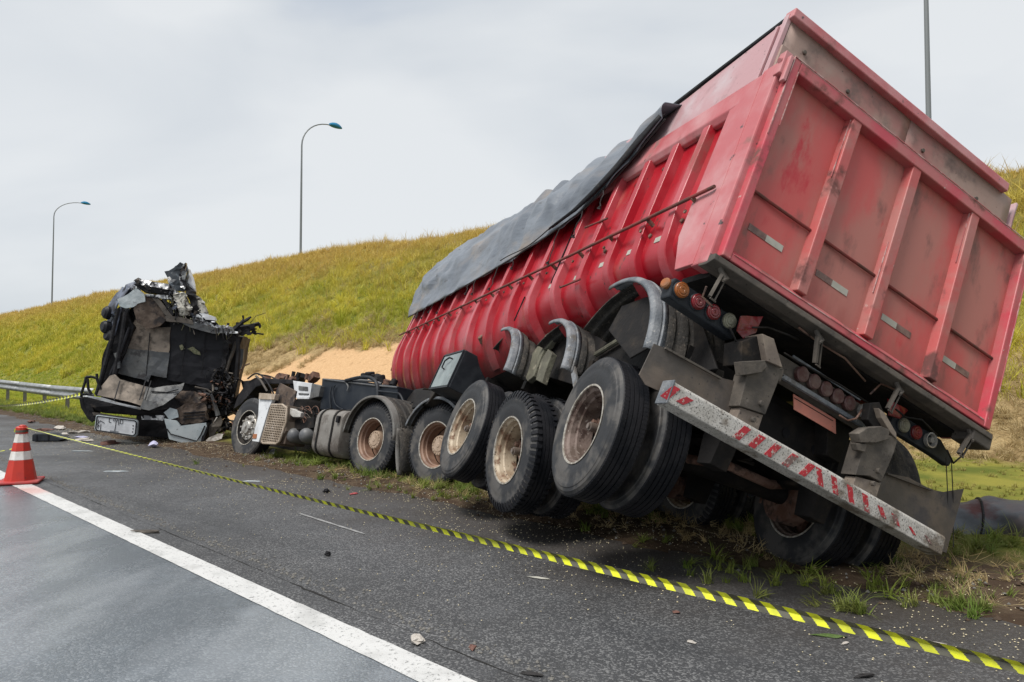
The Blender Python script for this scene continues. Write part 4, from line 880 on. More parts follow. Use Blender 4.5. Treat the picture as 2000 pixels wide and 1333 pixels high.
# fenders
def fender(yc, zc, r, a0, a1, x0=.10, wd=.60, ridge=True, lipm='fender', n=30):
    fo = empty('mudguard', tr)
    def P(x, rr, a): return (x, yc + math.cos(a) * rr, zc + math.sin(a) * rr)
    b = B(); xs = [0]; rs = [0]; k = 0; sec = [(0.10, -.0)]
    x = .10
    while x < wd - .04:
        sec += [(x + .03, .018), (x + .075, .018), (x + .09, 0), (x + .11, 0)]; x += .11
    for i in range(n):
        pass
    A = [a0 + (a1 - a0) * i / n for i in range(n + 1)]
    vs = [P(x0 + h, r + dr + .006 * noise.noise(Vector((a * 3, h * 5, yc))), a) for a in A for h, dr in sec]; Ls = len(sec)
    b.add(vs, [(i * Ls + j, (i + 1) * Ls + j, (i + 1) * Ls + j + 1, i * Ls + j + 1) for i in range(n) for j in range(Ls - 1)])
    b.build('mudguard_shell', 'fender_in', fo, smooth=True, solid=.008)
    A = [a0 + (a1 - a0) * .72 * i / n for i in range(n + 1)]
    b = B(); sec = [(.006, -.035), (.0, -.02), (.004, -.002), (.020, .010), (.06, .016), (.066, .010), (.078, .010), (.084, .022), (.125, .014)]
    vs = [P(x0 + h, r + dr, a) for a in A for h, dr in sec]; Ls = len(sec)
    b.add(vs, [(i * Ls + j, (i + 1) * Ls + j, (i + 1) * Ls + j + 1, i * Ls + j + 1) for i in range(n) for j in range(Ls - 1)])
    b.build('mudguard_lip', lipm, fo, smooth=True, solid=.008, sharp=50); return fo
R_ = math.radians
side_poly([(1345, 556), (1255, 600), (1190, 652), (1120, 650), (1075, 665), (1050, 730), (1180, 770), (1400, 720)], .34, .36, 'dark', 'shade_plate')  # dark plates added to give the shade inside the mudguards
side_poly([(1188, 645), (1214, 598), (1262, 580), (1296, 585), (1300, 660), (1230, 700)], .135, .15, 'dark', 'shade_plate')
fender(1.15, -.62, .70, R_(176), R_(35), .0, .64)
fender(2.38, -.64, .60, R_(174), R_(45), .08, .40)
fender(3.50, -.56, .56, R_(178), R_(45), .02, .36)
fender(1.15, -.62, .66, R_(176), R_(35), 2.02, .66); fender(2.36, -.70, .58, R_(158), R_(40), 1.9, .5); fender(3.40, -.63, .55, R_(170), R_(45), 1.9, .5)
b = B(); b.bar((.15, 2.0, -.30), (.2, 1.62, -.72), .02, .05); b.build('mudguard_stay', 'fender', tr)
b = B(); b.tube([(.3, 1.75, -.35), (.3, 1.3, -.2), (.5, 1.15, -.15)], .022, 8); b.build('air_pipe', 'olive', tr, smooth=True)
# mud flaps
def flap(pts, y, nm, seed, th=.008):
    b = B(); b.prism([tl_(a, c_, 1, y) for a, c_ in pts], (0, th, 0)); return crumple(b.build(nm, 'flap', tr), .012, 2.5, 3, seed)
flap([(1279, 672), (1302, 680), (1408, 738), (1436, 744), (1430, 790), (1412, 835), (1372, 815), (1310, 775), (1262, 752), (1250, 732)], .10, 'mud_flap', 1)
b = B(); b.bar(tl_(1299, 680, 1, .085), tl_(1408, 740, 1, .085), .018, .012); b.build('flap_strip', 'mudsteel', tr)
flap([(1732, 926), (1775, 932), (1822, 957), (1846, 962), (1882, 956), (1868, 1010), (1849, 1080), (1800, 1065), (1700, 1010), (1705, 960)], .22, 'mud_flap', 7)
b = B(); b.bar(tl_(1732, 925, 1, .205), tl_(1820, 958, 1, .205), .02, .012); b.build('flap_strip', 'mudsteel', tr)
# ribbed mudguard behind the right-hand wheels is built above; toolbox under the body
b = B(); b.box((.004, 4.50, -.66), (.62, 5.28, -.17)); b.build('toolbox', 'blackplastic', tr, bevel=.01)
b = B(); b.box((-.008, 4.53, -.63), (.002, 5.25, -.20)); b.build('toolbox_door', 'boxpanel', tr, bevel=.004)
b = B(); b.bar((-.010, 4.505, -.185), (-.010, 5.27, -.185), .012, .02); b.bar((-.010, 4.505, -.65), (-.010, 5.27, -.65), .012, .02); b.bar((-.010, 4.51, -.65), (-.010, 4.51, -.185), .012, .02); b.bar((-.010, 5.27, -.65), (-.010, 5.27, -.185), .012, .02); b.build('toolbox_frame', 'blackplastic', tr)
b = B(); b.tube([(-.012, 4.98, -.40), (-.05, 4.98, -.39), (-.05, 4.98, -.30), (-.05, 4.84, -.27), (-.012, 4.82, -.27)], .010, 8); b.build('toolbox_handle', 'char', tr, smooth=True)
b = B(); b.prism([(.1, 5.35, -.62), (.1, 6.4, -.55), (.1, 6.2, -.85), (.1, 5.5, -.80)], (.9, 0, 0)); b.build('landing_gear_box', 'dark', tr, bevel=.01)
b = B(); b.box((.9, 4.3, -1.0), (1.7, 5.3, -.6)); b.build('air_tank_shelf', 'dark', tr)
# front bottom pipe loop
fr = [tl_(a, c_, 1, 9.0) for a, c_ in ((793, 697), (789, 712), (767, 716), (764, 722), (795, 742), (832, 762))]
b = B(); b.tube(fr, .022, 8); b.tube([tl_(a, c_, 1, 9.0) for a, c_ in ((772, 718), (800, 735), (815, 748))], .018, 8); b.build('front_pipe_guard', 'redrust', tr, smooth=True)
q = tl_(790, 703, 0, .1); b = B(); b.tube([tl_(788, 706, 1, 8.9), tl_(793, 695, 1, 8.9)], .035, 8); b.build('pipe_stub', 'redrust', tr, smooth=True)
q = tl_(945, 668, 0, .12); b = B(); b.tube([q, q + Vector((-.07, -.02, .03))], [.05, .035], 10); b.build('drain_spout', 'rust', tr, smooth=True)
b = B(); b.tube([(.9, 5.6, -.8), (.9, 6.6, -.75)], .16, 16); b.build('air_tank', 'dark', tr, smooth=True)
# bolts and scrapes scattered on the side
for (px, py) in ((1400, 402), (1308, 428), (1388, 470), (1330, 430), (1295, 330), (1180, 490), (1268, 460)):
    q = tl_(px, py, 0, .0); b = B(); b.disc((.02, q.y, q.z), (-1, 0, 0), .018, .02, 8, .004); b.build('bolt_head', 'rust', tr)

# ---------------------------------------------------------------- tarpaulin over the load
_e = [tl_(a, c_, 0, -.11) for a, c_ in ((1296, 232), (1240, 300), (1210, 335), (1165, 382), (1130, 415), (1060, 465), (1000, 503), (940, 539), (870, 579), (808, 613))]
_t = [tl_(a, c_, 0, .0) for a, c_ in ((1296, 229), (1262, 243), (1200, 290), (1150, 330), (1100, 358), (1000, 416), (950, 447), (900, 478), (868, 500), (845, 520))]
EDGE = [(q.y, q.z) for q in _e]; TOP = [(q.y, q.z) for q in _t]; Y0, Y1 = EDGE[0][0], 9.06
def ez(y): return float(np.interp(y, [a for a, _ in EDGE], [c_ for _, c_ in EDGE]))
def top(y): return max(ez(y) + .02, float(np.interp(y, [a for a, _ in TOP], [c_ for _, c_ in TOP])))
tb = B()
def tf(u, v):
    y = Y0 + ((8.60 + .45 * min(1, v / .55)) - Y0) * u; za, zt = ez(y), top(y)
    fold = .0
    if 2.0 < y < 5.4: fold = (abs(math.sin((y + .3 * v) * math.pi / .52 + 1.1 * math.sin(y * 2))) - .5) * .075 * math.sin((y - 2.0) / 3.4 * math.pi) ** .7
    if v < .55:
        t_ = v / .55; x = -.085 - .035 * math.sin(min(1, t_ * 1.2) * math.pi) + .12 * max(0, t_ - .6) / .4; z = za + (zt - za) * t_
        x -= fold * (.2 + t_) + .05 * (1 - abs(noise.noise(Vector((y * 1.7 - z * 1.1, z * 1.2 + y * .4, 21)))) * 4) * .5 * math.sin(min(1, t_ * 1.1) * math.pi) + .02 * abs(noise.noise(Vector((y * 3.1 + z * 2.2, z * 3.6, 31)))) + .035 * noise.noise(Vector((y * 1.1, z * 2.5, 1))) + .018 * noise.noise(Vector((y * 4, z * 2.5, 6))) + .03 * abs(noise.noise(Vector((y * 1.6 - z * 1.2, z * 3 + y * .6, 12))))
        for (yc, zc, rr, am) in ((7.7, 1.42, .40, .06), (6.9, 1.30, .32, .03)):
            dd = math.hypot((y - yc) / 1.5, z - zc - .25); x -= am * math.exp(-((dd - rr) / .07) ** 2) * (1 if z < zc + .4 else .3)
        z += fold * .35 * t_ + .03 * noise.noise(Vector((y * 2, 3, 1))) * t_ + (.008 * math.sin(y * 9) if t_ < .05 else 0)
    else:
        t_ = (v - .55) / .45; x = .005 + 2.54 * t_; z = zt - .10 * max(0, 1 - u / .05) * min(1, t_ * 6) + .12 * math.sin(t_ * math.pi) + fold * .35 * (1 - t_) + .03 * noise.noise(Vector((y * 2, t_ * 6, 2))) - (.5 * max(0, t_ - .9) / .1)
    return (x, y, z)
tb.grid(tf, 190, 46)
# front end hanging down
o0 = len(tb.v)
tp = tb.build('tarpaulin', 'tarp', None, smooth=True, solid=.006, sharp=180, world=TR)
tag(tp, 'grey tarpaulin stretched over the load of the leaning red trailer', 'tarpaulin')
b = B(); b.grid(lambda u, v: (.02 + 2.45 * u, 8.995 + .03 * noise.noise(Vector((u * 5, v * 3, 0))), 1.05 + (top(9.05) - .03 - 1.05 + .1 * math.sin(u * math.pi)) * v), 20, 8); fr_ = b.build('front_flap', 'tarp', tp, smooth=True, solid=.006)
b = B(); b.tube([(-.095, y, ez(y) + .004) for y in np.arange(Y0, 8.62, .1)], .010, 6); b.build('hem_cord', 'rope', tp, smooth=True)
b = B(); b.tube([(-.125 - .01 * math.sin(y * 3), y, ez(y) + .03 + .02 * math.sin(y * 5)) for y in np.arange(Y0, 4.3, .1)], .006, 6); b.build('loose_cord', 'rope', tp, smooth=True)
b = B(); b.grid(lambda u, v: (-.135 - .02 * math.sin(v * 3.1), Y0 + 1.5 * u + .10 * v, ez(Y0 + 1.5 * u) - .0 + v * .10 * (1 - u)), 20, 5); b.build('rolled_edge', 'char', tp, smooth=True, solid=.01)
rnd = random.Random(4)
for (y, ln) in ((2.05, .22), (2.35, .30), (2.75, .42), (3.9, .12), (4.35, .32), (5.1, .22), (5.35, .16), (6.35, .26), (7.0, .14), (7.4, .20), (7.9, .12)):
    p = Vector((-.10, y, ez(y))); pts = [p]
    for k in range(5): p = p + Vector((rnd.uniform(-.012, .012), rnd.uniform(-.05, .03), -ln / 5)); pts.append(p)
    b = B(); b.tube(pts, .005, 5); b.tube([pts[-1], pts[-1] + Vector((-.01, .02, -.02)), pts[-1] + Vector((0, -.02, -.03))], .010, 5); b.build('tie_cord', 'rope', tp, smooth=True)
# ---------------------------------------------------------------- the tractor chassis left on its wheels
TT = frame((.6678, .7169, -.2002), (-.7318, .6815, -.001), (-1.99, 10.0, .48))
tk = thing('truck_chassis', 'stripped black truck chassis with wheels, fuel tank and no cab on the verge', 'truck chassis', TT)
kl = lambda px, py, ax, v: loc(TT, px, py, ax, v)
def wm(c, yaw=0): return Matrix.Translation(Vector(c)) @ Matrix.Rotation(yaw, 4, 'Z')
w0 = empty('wheel', tk, wm((0, -.02, .02))); tyre('tyre', w0, 60); deep_rim(w0, 'rim_brown', 'drive')
fl = Matrix.Rotation(math.pi, 4, 'Z')
for c in ((0, -1.37, .04),): dup(w0, tk, wm(c))
for c in ((.62, -.02, .02), (.62, -1.37, .04), (2.45, -.02, .02), (2.45, -1.37, .04)): dup(w0, tk, wm(c) @ fl)
wf = empty('wheel', tk, wm((-.02, 3.50, -.02), .06)); tyre('tyre', wf, 0); steer_rim(wf)
dup(wf, tk, wm((2.35, 3.45, -.02)) @ fl)
def kp(pts, x0, x1, m, nm, bev=.008):
    b = B(); b.prism([kl(a, c, 0, x0) for a, c in pts], (x1 - x0, 0, 0)); return b.build(nm, m, tk, bevel=bev)
for x in (.75, 1.55):
    b = B(); b.box((x, -2.1, .15), (x + .08, 4.5, .45)); b.build('frame_rail', 'dark', tk, bevel=.008)
for y in (-1.9, -.7, .7, 2.0, 3.2, 4.4):
    b = B(); b.box((.75, y, .2), (1.63, y + .08, .4)); b.build('cross_member', 'dark', tk)
for y in (-.02, -1.37):
    b = B(); b.tube([(.2, y, .02), (2.2, y, .02)], .08, 12); b.disc((1.2, y, .02), (1, 0, 0), .22, .25, 20, .05); b.build('axle_tube', 'dark', tk, smooth=True, sharp=40)
b = B(); b.tube([(.2, 3.5, -.05), (2.2, 3.5, -.05)], .06, 10); b.build('axle_tube', 'dark', tk, smooth=True)
# fifth wheel
b = B(); b.disc((1.2, -.7, .55), (0, 0, 1), .48, .07, 32, .02); b.box((.8, -1.1, .42), (1.6, -.3, .56)); b.build('fifth_wheel', 'dark', tk, smooth=True, sharp=30)
# mudguards over the drive wheels
def arc_guard(yc, zc, r, a0, a1, x0, x1, m1, m2, nm='mudguard', n=26, ribs=5):
    fo = empty(nm, tk)
    A = [a0 + (a1 - a0) * i / n for i in range(n + 1)]
    P = lambda x, rr, a: (x, yc + math.cos(a) * rr, zc + math.sin(a) * rr)
    sec = [(x0, -.03), (x0 + .005, .0), (x0 + .09, .012), (x0 + .10, 0)]
    b = B(); vs = [P(h, r + dr, a) for a in A for h, dr in sec]; b.add(vs, [(i * 4 + j, i * 4 + 4 + j, i * 4 + 5 + j, i * 4 + 1 + j) for i in range(n) for j in range(3)]); b.build('mudguard_lip', m1, fo, smooth=True, solid=.01)
    sec = [(x0 + .10, 0)]; st = (x1 - x0 - .1) / ribs
    for k in range(ribs): h = x0 + .10 + st * k; sec += [(h + st * .15, .018), (h + st * .75, .018), (h + st * .9, 0), (h + st, 0)]
    L = len(sec); b = B(); vs = [P(h, r + dr, a) for a in A for h, dr in sec]; b.add(vs, [(i * L + j, i * L + L + j, i * L + L + 1 + j, i * L + 1 + j) for i in range(n) for j in range(L - 1)]); b.build('mudguard_shell', m2, fo, smooth=True, solid=.008); return fo
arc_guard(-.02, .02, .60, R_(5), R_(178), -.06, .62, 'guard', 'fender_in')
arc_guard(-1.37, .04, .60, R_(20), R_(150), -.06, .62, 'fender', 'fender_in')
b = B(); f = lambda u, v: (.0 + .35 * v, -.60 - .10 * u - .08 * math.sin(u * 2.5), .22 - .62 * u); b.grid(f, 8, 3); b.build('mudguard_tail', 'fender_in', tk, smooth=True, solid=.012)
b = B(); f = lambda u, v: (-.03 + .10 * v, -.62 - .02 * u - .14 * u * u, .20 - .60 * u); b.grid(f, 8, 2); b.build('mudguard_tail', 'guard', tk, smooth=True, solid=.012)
# fuel tank
def tank_sec(y, s=1.0):
    pts = []; x0, x1, z0, z1, r = -.05, .55, -.30, .40, .16
    for cx, cz, a0 in ((x0 + r, z1 - r, 90), (x0 + r, z0 + r, 180), (x1 - r, z0 + r, 270), (x1 - r, z1 - r, 0)):
        for k in range(6): a = R_(a0 + k * 18); pts.append(((cx + math.cos(a) * r - .25) * s + .25, y, (cz + math.sin(a) * r - .05) * s + .05))
    return pts
b = B(); secs = [tank_sec(.64, .86), tank_sec(.66, .97), tank_sec(.69, 1), tank_sec(1.32, 1), tank_sec(1.35, .97), tank_sec(1.37, .86)]
L = 24; b.add([q for s_ in secs for q in s_], [(i * L + k, i * L + (k + 1) % L, (i + 1) * L + (k + 1) % L, (i + 1) * L + k) for i in range(5) for k in range(L)] + [tuple(range(L)), tuple(range(5 * L, 6 * L))])
b.build('fuel_tank', 'tank', tk, smooth=True, sharp=40)
for y in (.84, 1.20):
    b = B(); s1, s2 = tank_sec(y, 1.02), tank_sec(y + .04, 1.02); b.add(s1 + s2, [(k, (k + 1) % L, L + (k + 1) % L, L + k) for k in range(L)]); b.build('tank_strap', 'dark', tk, smooth=True, solid=.012)
b = B(); b.disc((.12, .74, .37), (-.3, 0, 1), .055, .05, 18, .01); b.build('tank_cap', 'dark', tk, smooth=True); 
b = B(); b.box((-.09, .70, .20), (-.04, .76, .30)); b.build('tank_step', 'char', tk, bevel=.01)
# air tanks
for (px, py) in ((568, 850), (593, 850)):
    q = kl(px, py, 0, -.0); b = B(); R0 = .118; pr = [(0, .001), (.01, .05), (.03, .085), (.07, R0 * .93), (.12, R0), (.6, R0)]; b.lathe(pr, (-.06, q.y, q.z), (1, 0, 0), 26); b.build('air_tank', 'airtank', tk, smooth=True, sharp=60)
kp([(566, 822), (612, 815), (612, 836), (566, 842)], .05, .3, 'dark', 'tank_bracket')
# step panel: white strip, beige grille, grey box
kp([(506, 770), (536, 772), (524, 800), (505, 864), (492, 862), (504, 812)], -.10, -.04, 'white', 'white_step_panel')
kp([(506, 768), (538, 770), (535, 781), (505, 780)], -.13, -.05, 'grille', 'step_lip', .004)
kp([(494, 848), (501, 848), (500, 857), (493, 857)], -.112, -.10, 'lamp_amber', 'amber_marker_lamp', .002)
kp([(528, 792), (562, 792), (558, 842), (540, 870), (508, 866)], -.10, .20, 'grille_back', 'step_box')
gp = [(531, 791), (552, 791), (560, 797), (559, 824), (546, 862), (540, 867), (514, 866), (511, 861)]
fr1 = [kl(a, c, 0, -.115) for a, c in gp]
b = B(); b.tube(fr1 + [fr1[0], fr1[1]], .018, 8, cap=False); b.build('grille_frame', 'grille', tk, smooth=True)
b = B(); c0 = sum(fr1, Vector()) / len(fr1); mnz = min(q.z for q in fr1); mxz = max(q.z for q in fr1)
for i in range(1, 17):
    z = mnz + (mxz - mnz) * i / 17; xs_ = []
    for k in range(len(fr1)):
        a, c = fr1[k], fr1[(k + 1) % len(fr1)]
        if (a.z - z) * (c.z - z) < 0: xs_.append(a.y + (c.y - a.y) * (z - a.z) / (c.z - a.z))
    if len(xs_) == 2: b.bar((-.118, min(xs_), z), (-.118, max(xs_), z), .014, .012)
for i in range(1, 12):
    y = min(q.y for q in fr1) + (max(q.y for q in fr1) - min(q.y for q in fr1)) * i / 12; zs = []
    for k in range(len(fr1)):
        a, c = fr1[k], fr1[(k + 1) % len(fr1)]
        if (a.y - y) * (c.y - y) < 0: zs.append(a.z + (c.z - a.z) * (y - a.y) / (c.y - a.y))
    if len(zs) == 2: b.bar((-.120, y, min(zs)), (-.120, y, max(zs)), .012, .014)
gm_ = b.build('grille_mesh', 'grille', tk); gm_['kind'] = 'stuff'
kp([(562, 795), (588, 806), (586, 815), (572, 815), (560, 805)], -.05, .05, 'white_paint', 'white_pipe')
kp([(562, 806), (566, 812), (556, 868), (546, 868), (558, 842)], -.06, .3, 'panel_brown', 'step_side')
kp([(546, 748), (578, 764), (572, 795), (528, 790)], .0, .03, 'panel_brown', 'torn_panel')
kp([(572, 744), (609, 749), (606, 777), (576, 776)], .45, .48, 'white', 'white_bracket')
for pts in (((583, 754), (601, 756), (601, 764), (583, 762)), ((583, 768), (603, 769), (602, 772), (583, 771))): kp(pts, .440, .448, 'panel_grey', 'bracket_slot', .002)
kp([(578, 775), (604, 775), (603, 780), (579, 780)], .42, .48, 'white', 'white_bracket')
kp([(609, 749), (626, 754), (622, 775), (604, 780)], .42, .62, 'panel_grey', 'grey_bracket')
# black box (battery and air unit) behind
kp([(629, 739), (700, 744), (777, 755), (775, 800), (720, 810), (625, 800)], .50, 1.05, 'blackbox', 'black_equipment_box', .012)
b = B(); q = [kl(a, c, 0, .485) for a, c in ((632, 741), (680, 747), (730, 753), (776, 757))]; b.tube(q, .012, 6); b.build('box_edge_pipe', 'airtank', tk, smooth=True)
def hose(pts, x, r, m='blackplastic', nm='hose'):
    b = B(); P = [kl(a, c, 0, x if isinstance(x, (int, float)) else x[i]) for i, (a, c) in enumerate(pts)]
    # smooth
    Q = []
    for i in range(len(P) - 1):
        p0, p1, p2, p3 = P[max(i - 1, 0)], P[i], P[i + 1], P[min(i + 2, len(P) - 1)]
        for k in range(5):
            t_ = k / 5; Q.append(.5 * ((2 * p1) + (p2 - p0) * t_ + (2 * p0 - 5 * p1 + 4 * p2 - p3) * t_ ** 2 + (3 * p1 - p0 - 3 * p2 + p3) * t_ ** 3))
    Q.append(P[-1]); b.tube(Q, r, 7); return b.build(nm, m, tk, smooth=True)
hose([(675, 744), (700, 738), (722, 738), (736, 750), (738, 780)], .46, .028)
hose([(690, 742), (715, 744), (730, 745), (745, 750)], .6, .02, 'airtank')
hose([(648, 755), (644, 775), (646, 798)], .46, .013); hose([(655, 752), (650, 765), (655, 790), (670, 800)], .46, .010)
hose([(735, 764), (770, 768), (782, 772), (792, 796)], .46, .016); hose([(792, 796), (800, 790), (806, 787)], .4, .006)
hose([(674, 745), (680, 755), (678, 764)], .47, .012, 'airtank')
for (px, py, r, hh) in ((712, 736, .06, .10), (724, 733, .08, .10), (738, 738, .07, .1), (748, 742, .06, .12), (757, 746, .07, .08), (768, 747, .055, .1), (730, 740, .05, .12)):
    q = kl(px, py, 0, .7); b = B(); b.disc((q.x, q.y, q.z - .05), (random.uniform(-.3, .3), random.uniform(-.3, .3), 1), r, hh, 12, .012); b.build('valve', 'rust' if px % 2 else 'char', tk, smooth=True, sharp=40)
# frame pieces in front of the box, the bare front end
kp([(498, 738), (570, 742), (572, 750), (520, 750), (500, 756), (470, 790), (455, 800), (466, 770), (485, 745)], .55, .85, 'char', 'front_frame')
hose([(484, 740), (500, 730), (515, 738), (530, 760), (536, 775)], .5, .016, 'char'); hose([(500, 735), (510, 745), (522, 765)], .45, .02, 'mudsteel')
hose([(505, 732), (525, 735), (540, 742), (548, 752)], .6, .014, 'char')
rnd = random.Random(12)
for k in range(26):   # lumps of engine remains and torn brackets
    px = rnd.uniform(455, 620); py = 742 + rnd.uniform(-6, 30) + (8 if px < 490 else 0)
    if px < 480: py += 20
    q = kl(px, py, 0, rnd.uniform(.5, 1.5)); b = B(); sz = rnd.uniform(.04, .11)
    b.prism([q + Vector((0, math.cos(a) * sz * rnd.uniform(.6, 1.3), math.sin(a) * sz * rnd.uniform(.6, 1.3))) for a in np.arange(0, 6.28, 1.05)], (sz * 1.6, rnd.uniform(-.04, .04), 0)); b.build('engine_debris', rnd.choice(['char', 'rust', 'char', 'dark']), tk, bevel=.006)
for (px, py, h) in ((560, 742, 10), (571, 740, 14), (582, 738, 10), (598, 742, 12)):
    b = B(); b.tube([kl(px, py, 0, .8), kl(px + 3, py - h, 0, .8)], .035, 8); b.build('pipe_stub', rnd.choice(['rust', 'char']), tk, smooth=True)
for k in range(16):   # wires above the air tanks
    x0 = rnd.uniform(578, 612); P_w = [(x0, rnd.uniform(795, 812))]
    for j in range(4): P_w.append((P_w[-1][0] + rnd.uniform(-10, 10), min(826, max(794, P_w[-1][1] + rnd.uniform(-8, 12)))))
    hose(P_w, rnd.uniform(.0, .3), .006, rnd.choice(['char', 'mudsteel', 'rust']), 'wire')
kp([(575, 808), (612, 802), (612, 826), (580, 830)], .35, .6, 'dark', 'rusty_bracket')
kp([(470, 745), (500, 742), (505, 765), (480, 780)], .9, 1.2, 'char', 'engine_block')
kp([(500, 780), (628, 780), (628, 890), (520, 890)], .75, 1.3, 'dark', 'gearbox')
kp([(620, 800), (700, 800), (700, 900), (620, 900)], .95, 1.2, 'dark', 'chassis_side')
# trailer kingpin plate resting above the rear mudguard
b = B(); P4 = [loc(TR, a, c, 1, 6.6) for a, c in ((827, 758), (880, 763), (890, 776), (806, 786))]
b.prism(P4, (0, .5, 0)); b.build('coupler_plate', 'dark', tr, bevel=.01)

# ---------------------------------------------------------------- the torn-off cab
CT = frame((.97, .2, -.16), (-.3, .95, 0), (-6.75, 14.3, .05))
cb = thing('wrecked_truck_cab', 'burnt and crushed truck cab standing torn open beside the guardrail', 'truck cab', CT)
cl_ = lambda px, py, y: loc(CT, px, py, 1, y)
def cp(pts, y, th, m, nm, cr=0, seed=0, bev=0, sc=3, cuts=3, parent=None):
    b = B(); b.prism([cl_(a, c, y) for a, c in pts], (0, th, 0)); o = b.build(nm, m, parent or cb, bevel=bev)
    if cr: crumple(o, cr, sc, cuts, seed)
    return o
def cp3(pts, th, m, nm, cr=0, seed=0, sc=3, cuts=3):
    """pts (px, py, depth); extruded backwards by th"""
    b = B(); b.prism([cl_(a, c, y) for a, c, y in pts], (0, th, 0)); o = b.build(nm, m, cb)
    if cr: crumple(o, cr, sc, cuts, seed)
    return o
# deep dark hull behind everything gives the wreck its body
b = B(); hull = [(-1.52, .38), (-1.60, .9), (-1.45, 1.9), (-1.36, 2.45), (-1.0, 2.75), (-.3, 2.62), (.45, 2.30), (.88, 2.28), (.86, 1.4), (.80, .55), (.4, .25)]
b.prism([(x, .42, z) for x, z in hull], (0, 1.15, 0)); crumple(b.build('cab_shell', 'char', cb), .05, 2.2, 2, 3)
b = B(); b.prism([cl_(a, c_, .35) for a, c_ in ((262, 800), (330, 800), (400, 800), (402, 862), (330, 858), (265, 852))], (0, 1.1, 0)); crumple(b.build('cab_shade_block', 'char', cb), .05, 3, 2, 9)  # dark block added as the deep shade below the cab
# rear wall panels (bare, scorched)
cp([(263, 625), (300, 640), (328, 640), (333, 640), (330, 690), (242, 682), (250, 660)], .22, .03, 'panel_beige', 'wall_panel', .022, 1, sc=6)
cp([(243, 680), (331, 690), (325, 738), (296, 733), (289, 746), (262, 738), (228, 730)], .21, .03, 'panel_grey', 'wall_panel', .022, 2, sc=6)
wall = cp([(332, 632), (350, 630), (440, 648), (450, 700), (436, 745), (425, 768), (380, 752), (326, 742), (330, 690)], .25, .03, 'charsmooth', 'wall_panel', .022, 3, sc=6)
for pts in (((349, 676), (356, 674), (361, 681), (353, 685)), ((366, 680), (376, 677), (390, 688), (392, 694), (378, 691))):
    cp(pts, .205, .012, 'torn', 'hole_light_patch', .02, 5, cuts=3, sc=9)  # light showing through wall holes, painted as pale patches
for px in (292, 361, 400): cp([(px, 650), (px + 1.5, 650), (px - 6, 735), (px - 7.5, 735)], .192, .012, 'char', 'panel_seam')
# scorched brown panel under the roof
cp([(262, 605), (275, 585), (300, 580), (318, 598), (325, 625), (312, 636), (285, 642), (268, 632)], .05, .05, 'panel_brown', 'bent_wall_panel', .04, 8)
cp([(228, 585), (250, 574), (268, 562), (282, 575), (285, 590), (270, 594), (262, 600), (245, 604), (232, 600)], .0, .04, 'panel_ltgrey', 'bent_roof_panel', .03, 9)
rnd = random.Random(77)
line_ = [(262, 552), (300, 562), (335, 580), (345, 612), (380, 625), (420, 640), (456, 644)]
def along(t_):
    k = t_ * (len(line_) - 1); i = min(int(k), len(line_) - 2); f_ = k - i
    return line_[i][0] + (line_[i + 1][0] - line_[i][0]) * f_, line_[i][1] + (line_[i + 1][1] - line_[i][1]) * f_
for k in range(70):   # shards of torn roof metal and trim along the top edge
    x0, y0 = along(rnd.random()); x0 += rnd.gauss(0, 4); y0 += rnd.gauss(0, 5); s_ = rnd.uniform(3, 9); an = rnd.uniform(0, 3.1); ca, sa = math.cos(an), math.sin(an)
    q = [(x0 + ca * u * s_ - sa * v_ * s_ * .35, y0 + sa * u * s_ + ca * v_ * s_ * .35) for u, v_ in ((-1, -.6), (-.2, -1), (1, -.2), (.6, .8), (-.5, .9))]
    cp(q, rnd.uniform(-.08, .25), .02, rnd.choice(['char', 'char', 'foil', 'panel_grey', 'mudsteel', 'bluegrey', 'white']), 'torn_shard', .05, k, sc=9, cuts=3)
for k in range(26):   # strips and wires hanging down from the torn edge
    x0, y0 = along(rnd.uniform(.25, 1)); ln = rnd.uniform(8, 34); cw_ = [(x0, y0, .0), (x0 + rnd.uniform(-3, 3), y0 + ln * .5, rnd.uniform(-.05, .1)), (x0 + rnd.uniform(-5, 5), y0 + ln, rnd.uniform(-.08, .15))]
    b = B(); b.tube([cl_(*q) for q in cw_], [rnd.uniform(.006, .016), .010, .004], 5); b.build('hanging_wire', rnd.choice(['char', 'char', 'mudsteel', 'torn']), cb, smooth=True)
# left side: door edge struts
for a, c_, r, m in (((232, 603), (190, 770), .045, 'char'), ((246, 610), (222, 740), .05, 'char'), ((238, 600), (206, 700), .02, 'bluegrey'), ((252, 640), (215, 735), .035, 'charsmooth'), ((226, 690), (232, 720), .04, 'panel_grey')):
    b = B(); p0 = cl_(*a, .05); p1 = cl_(*c_, .05); b.tube([p0, (p0 + p1) / 2 + Vector((.02, .0, 0)), p1], r, 8); crumple(b.build('door_pillar', m, cb, smooth=True), .015, 5, 0, 3)
cp([(238, 596), (262, 640), (244, 690), (222, 745), (190, 775), (185, 770), (200, 700), (222, 640), (230, 600)], .12, .4, 'char', 'door_frame', .03, 10)
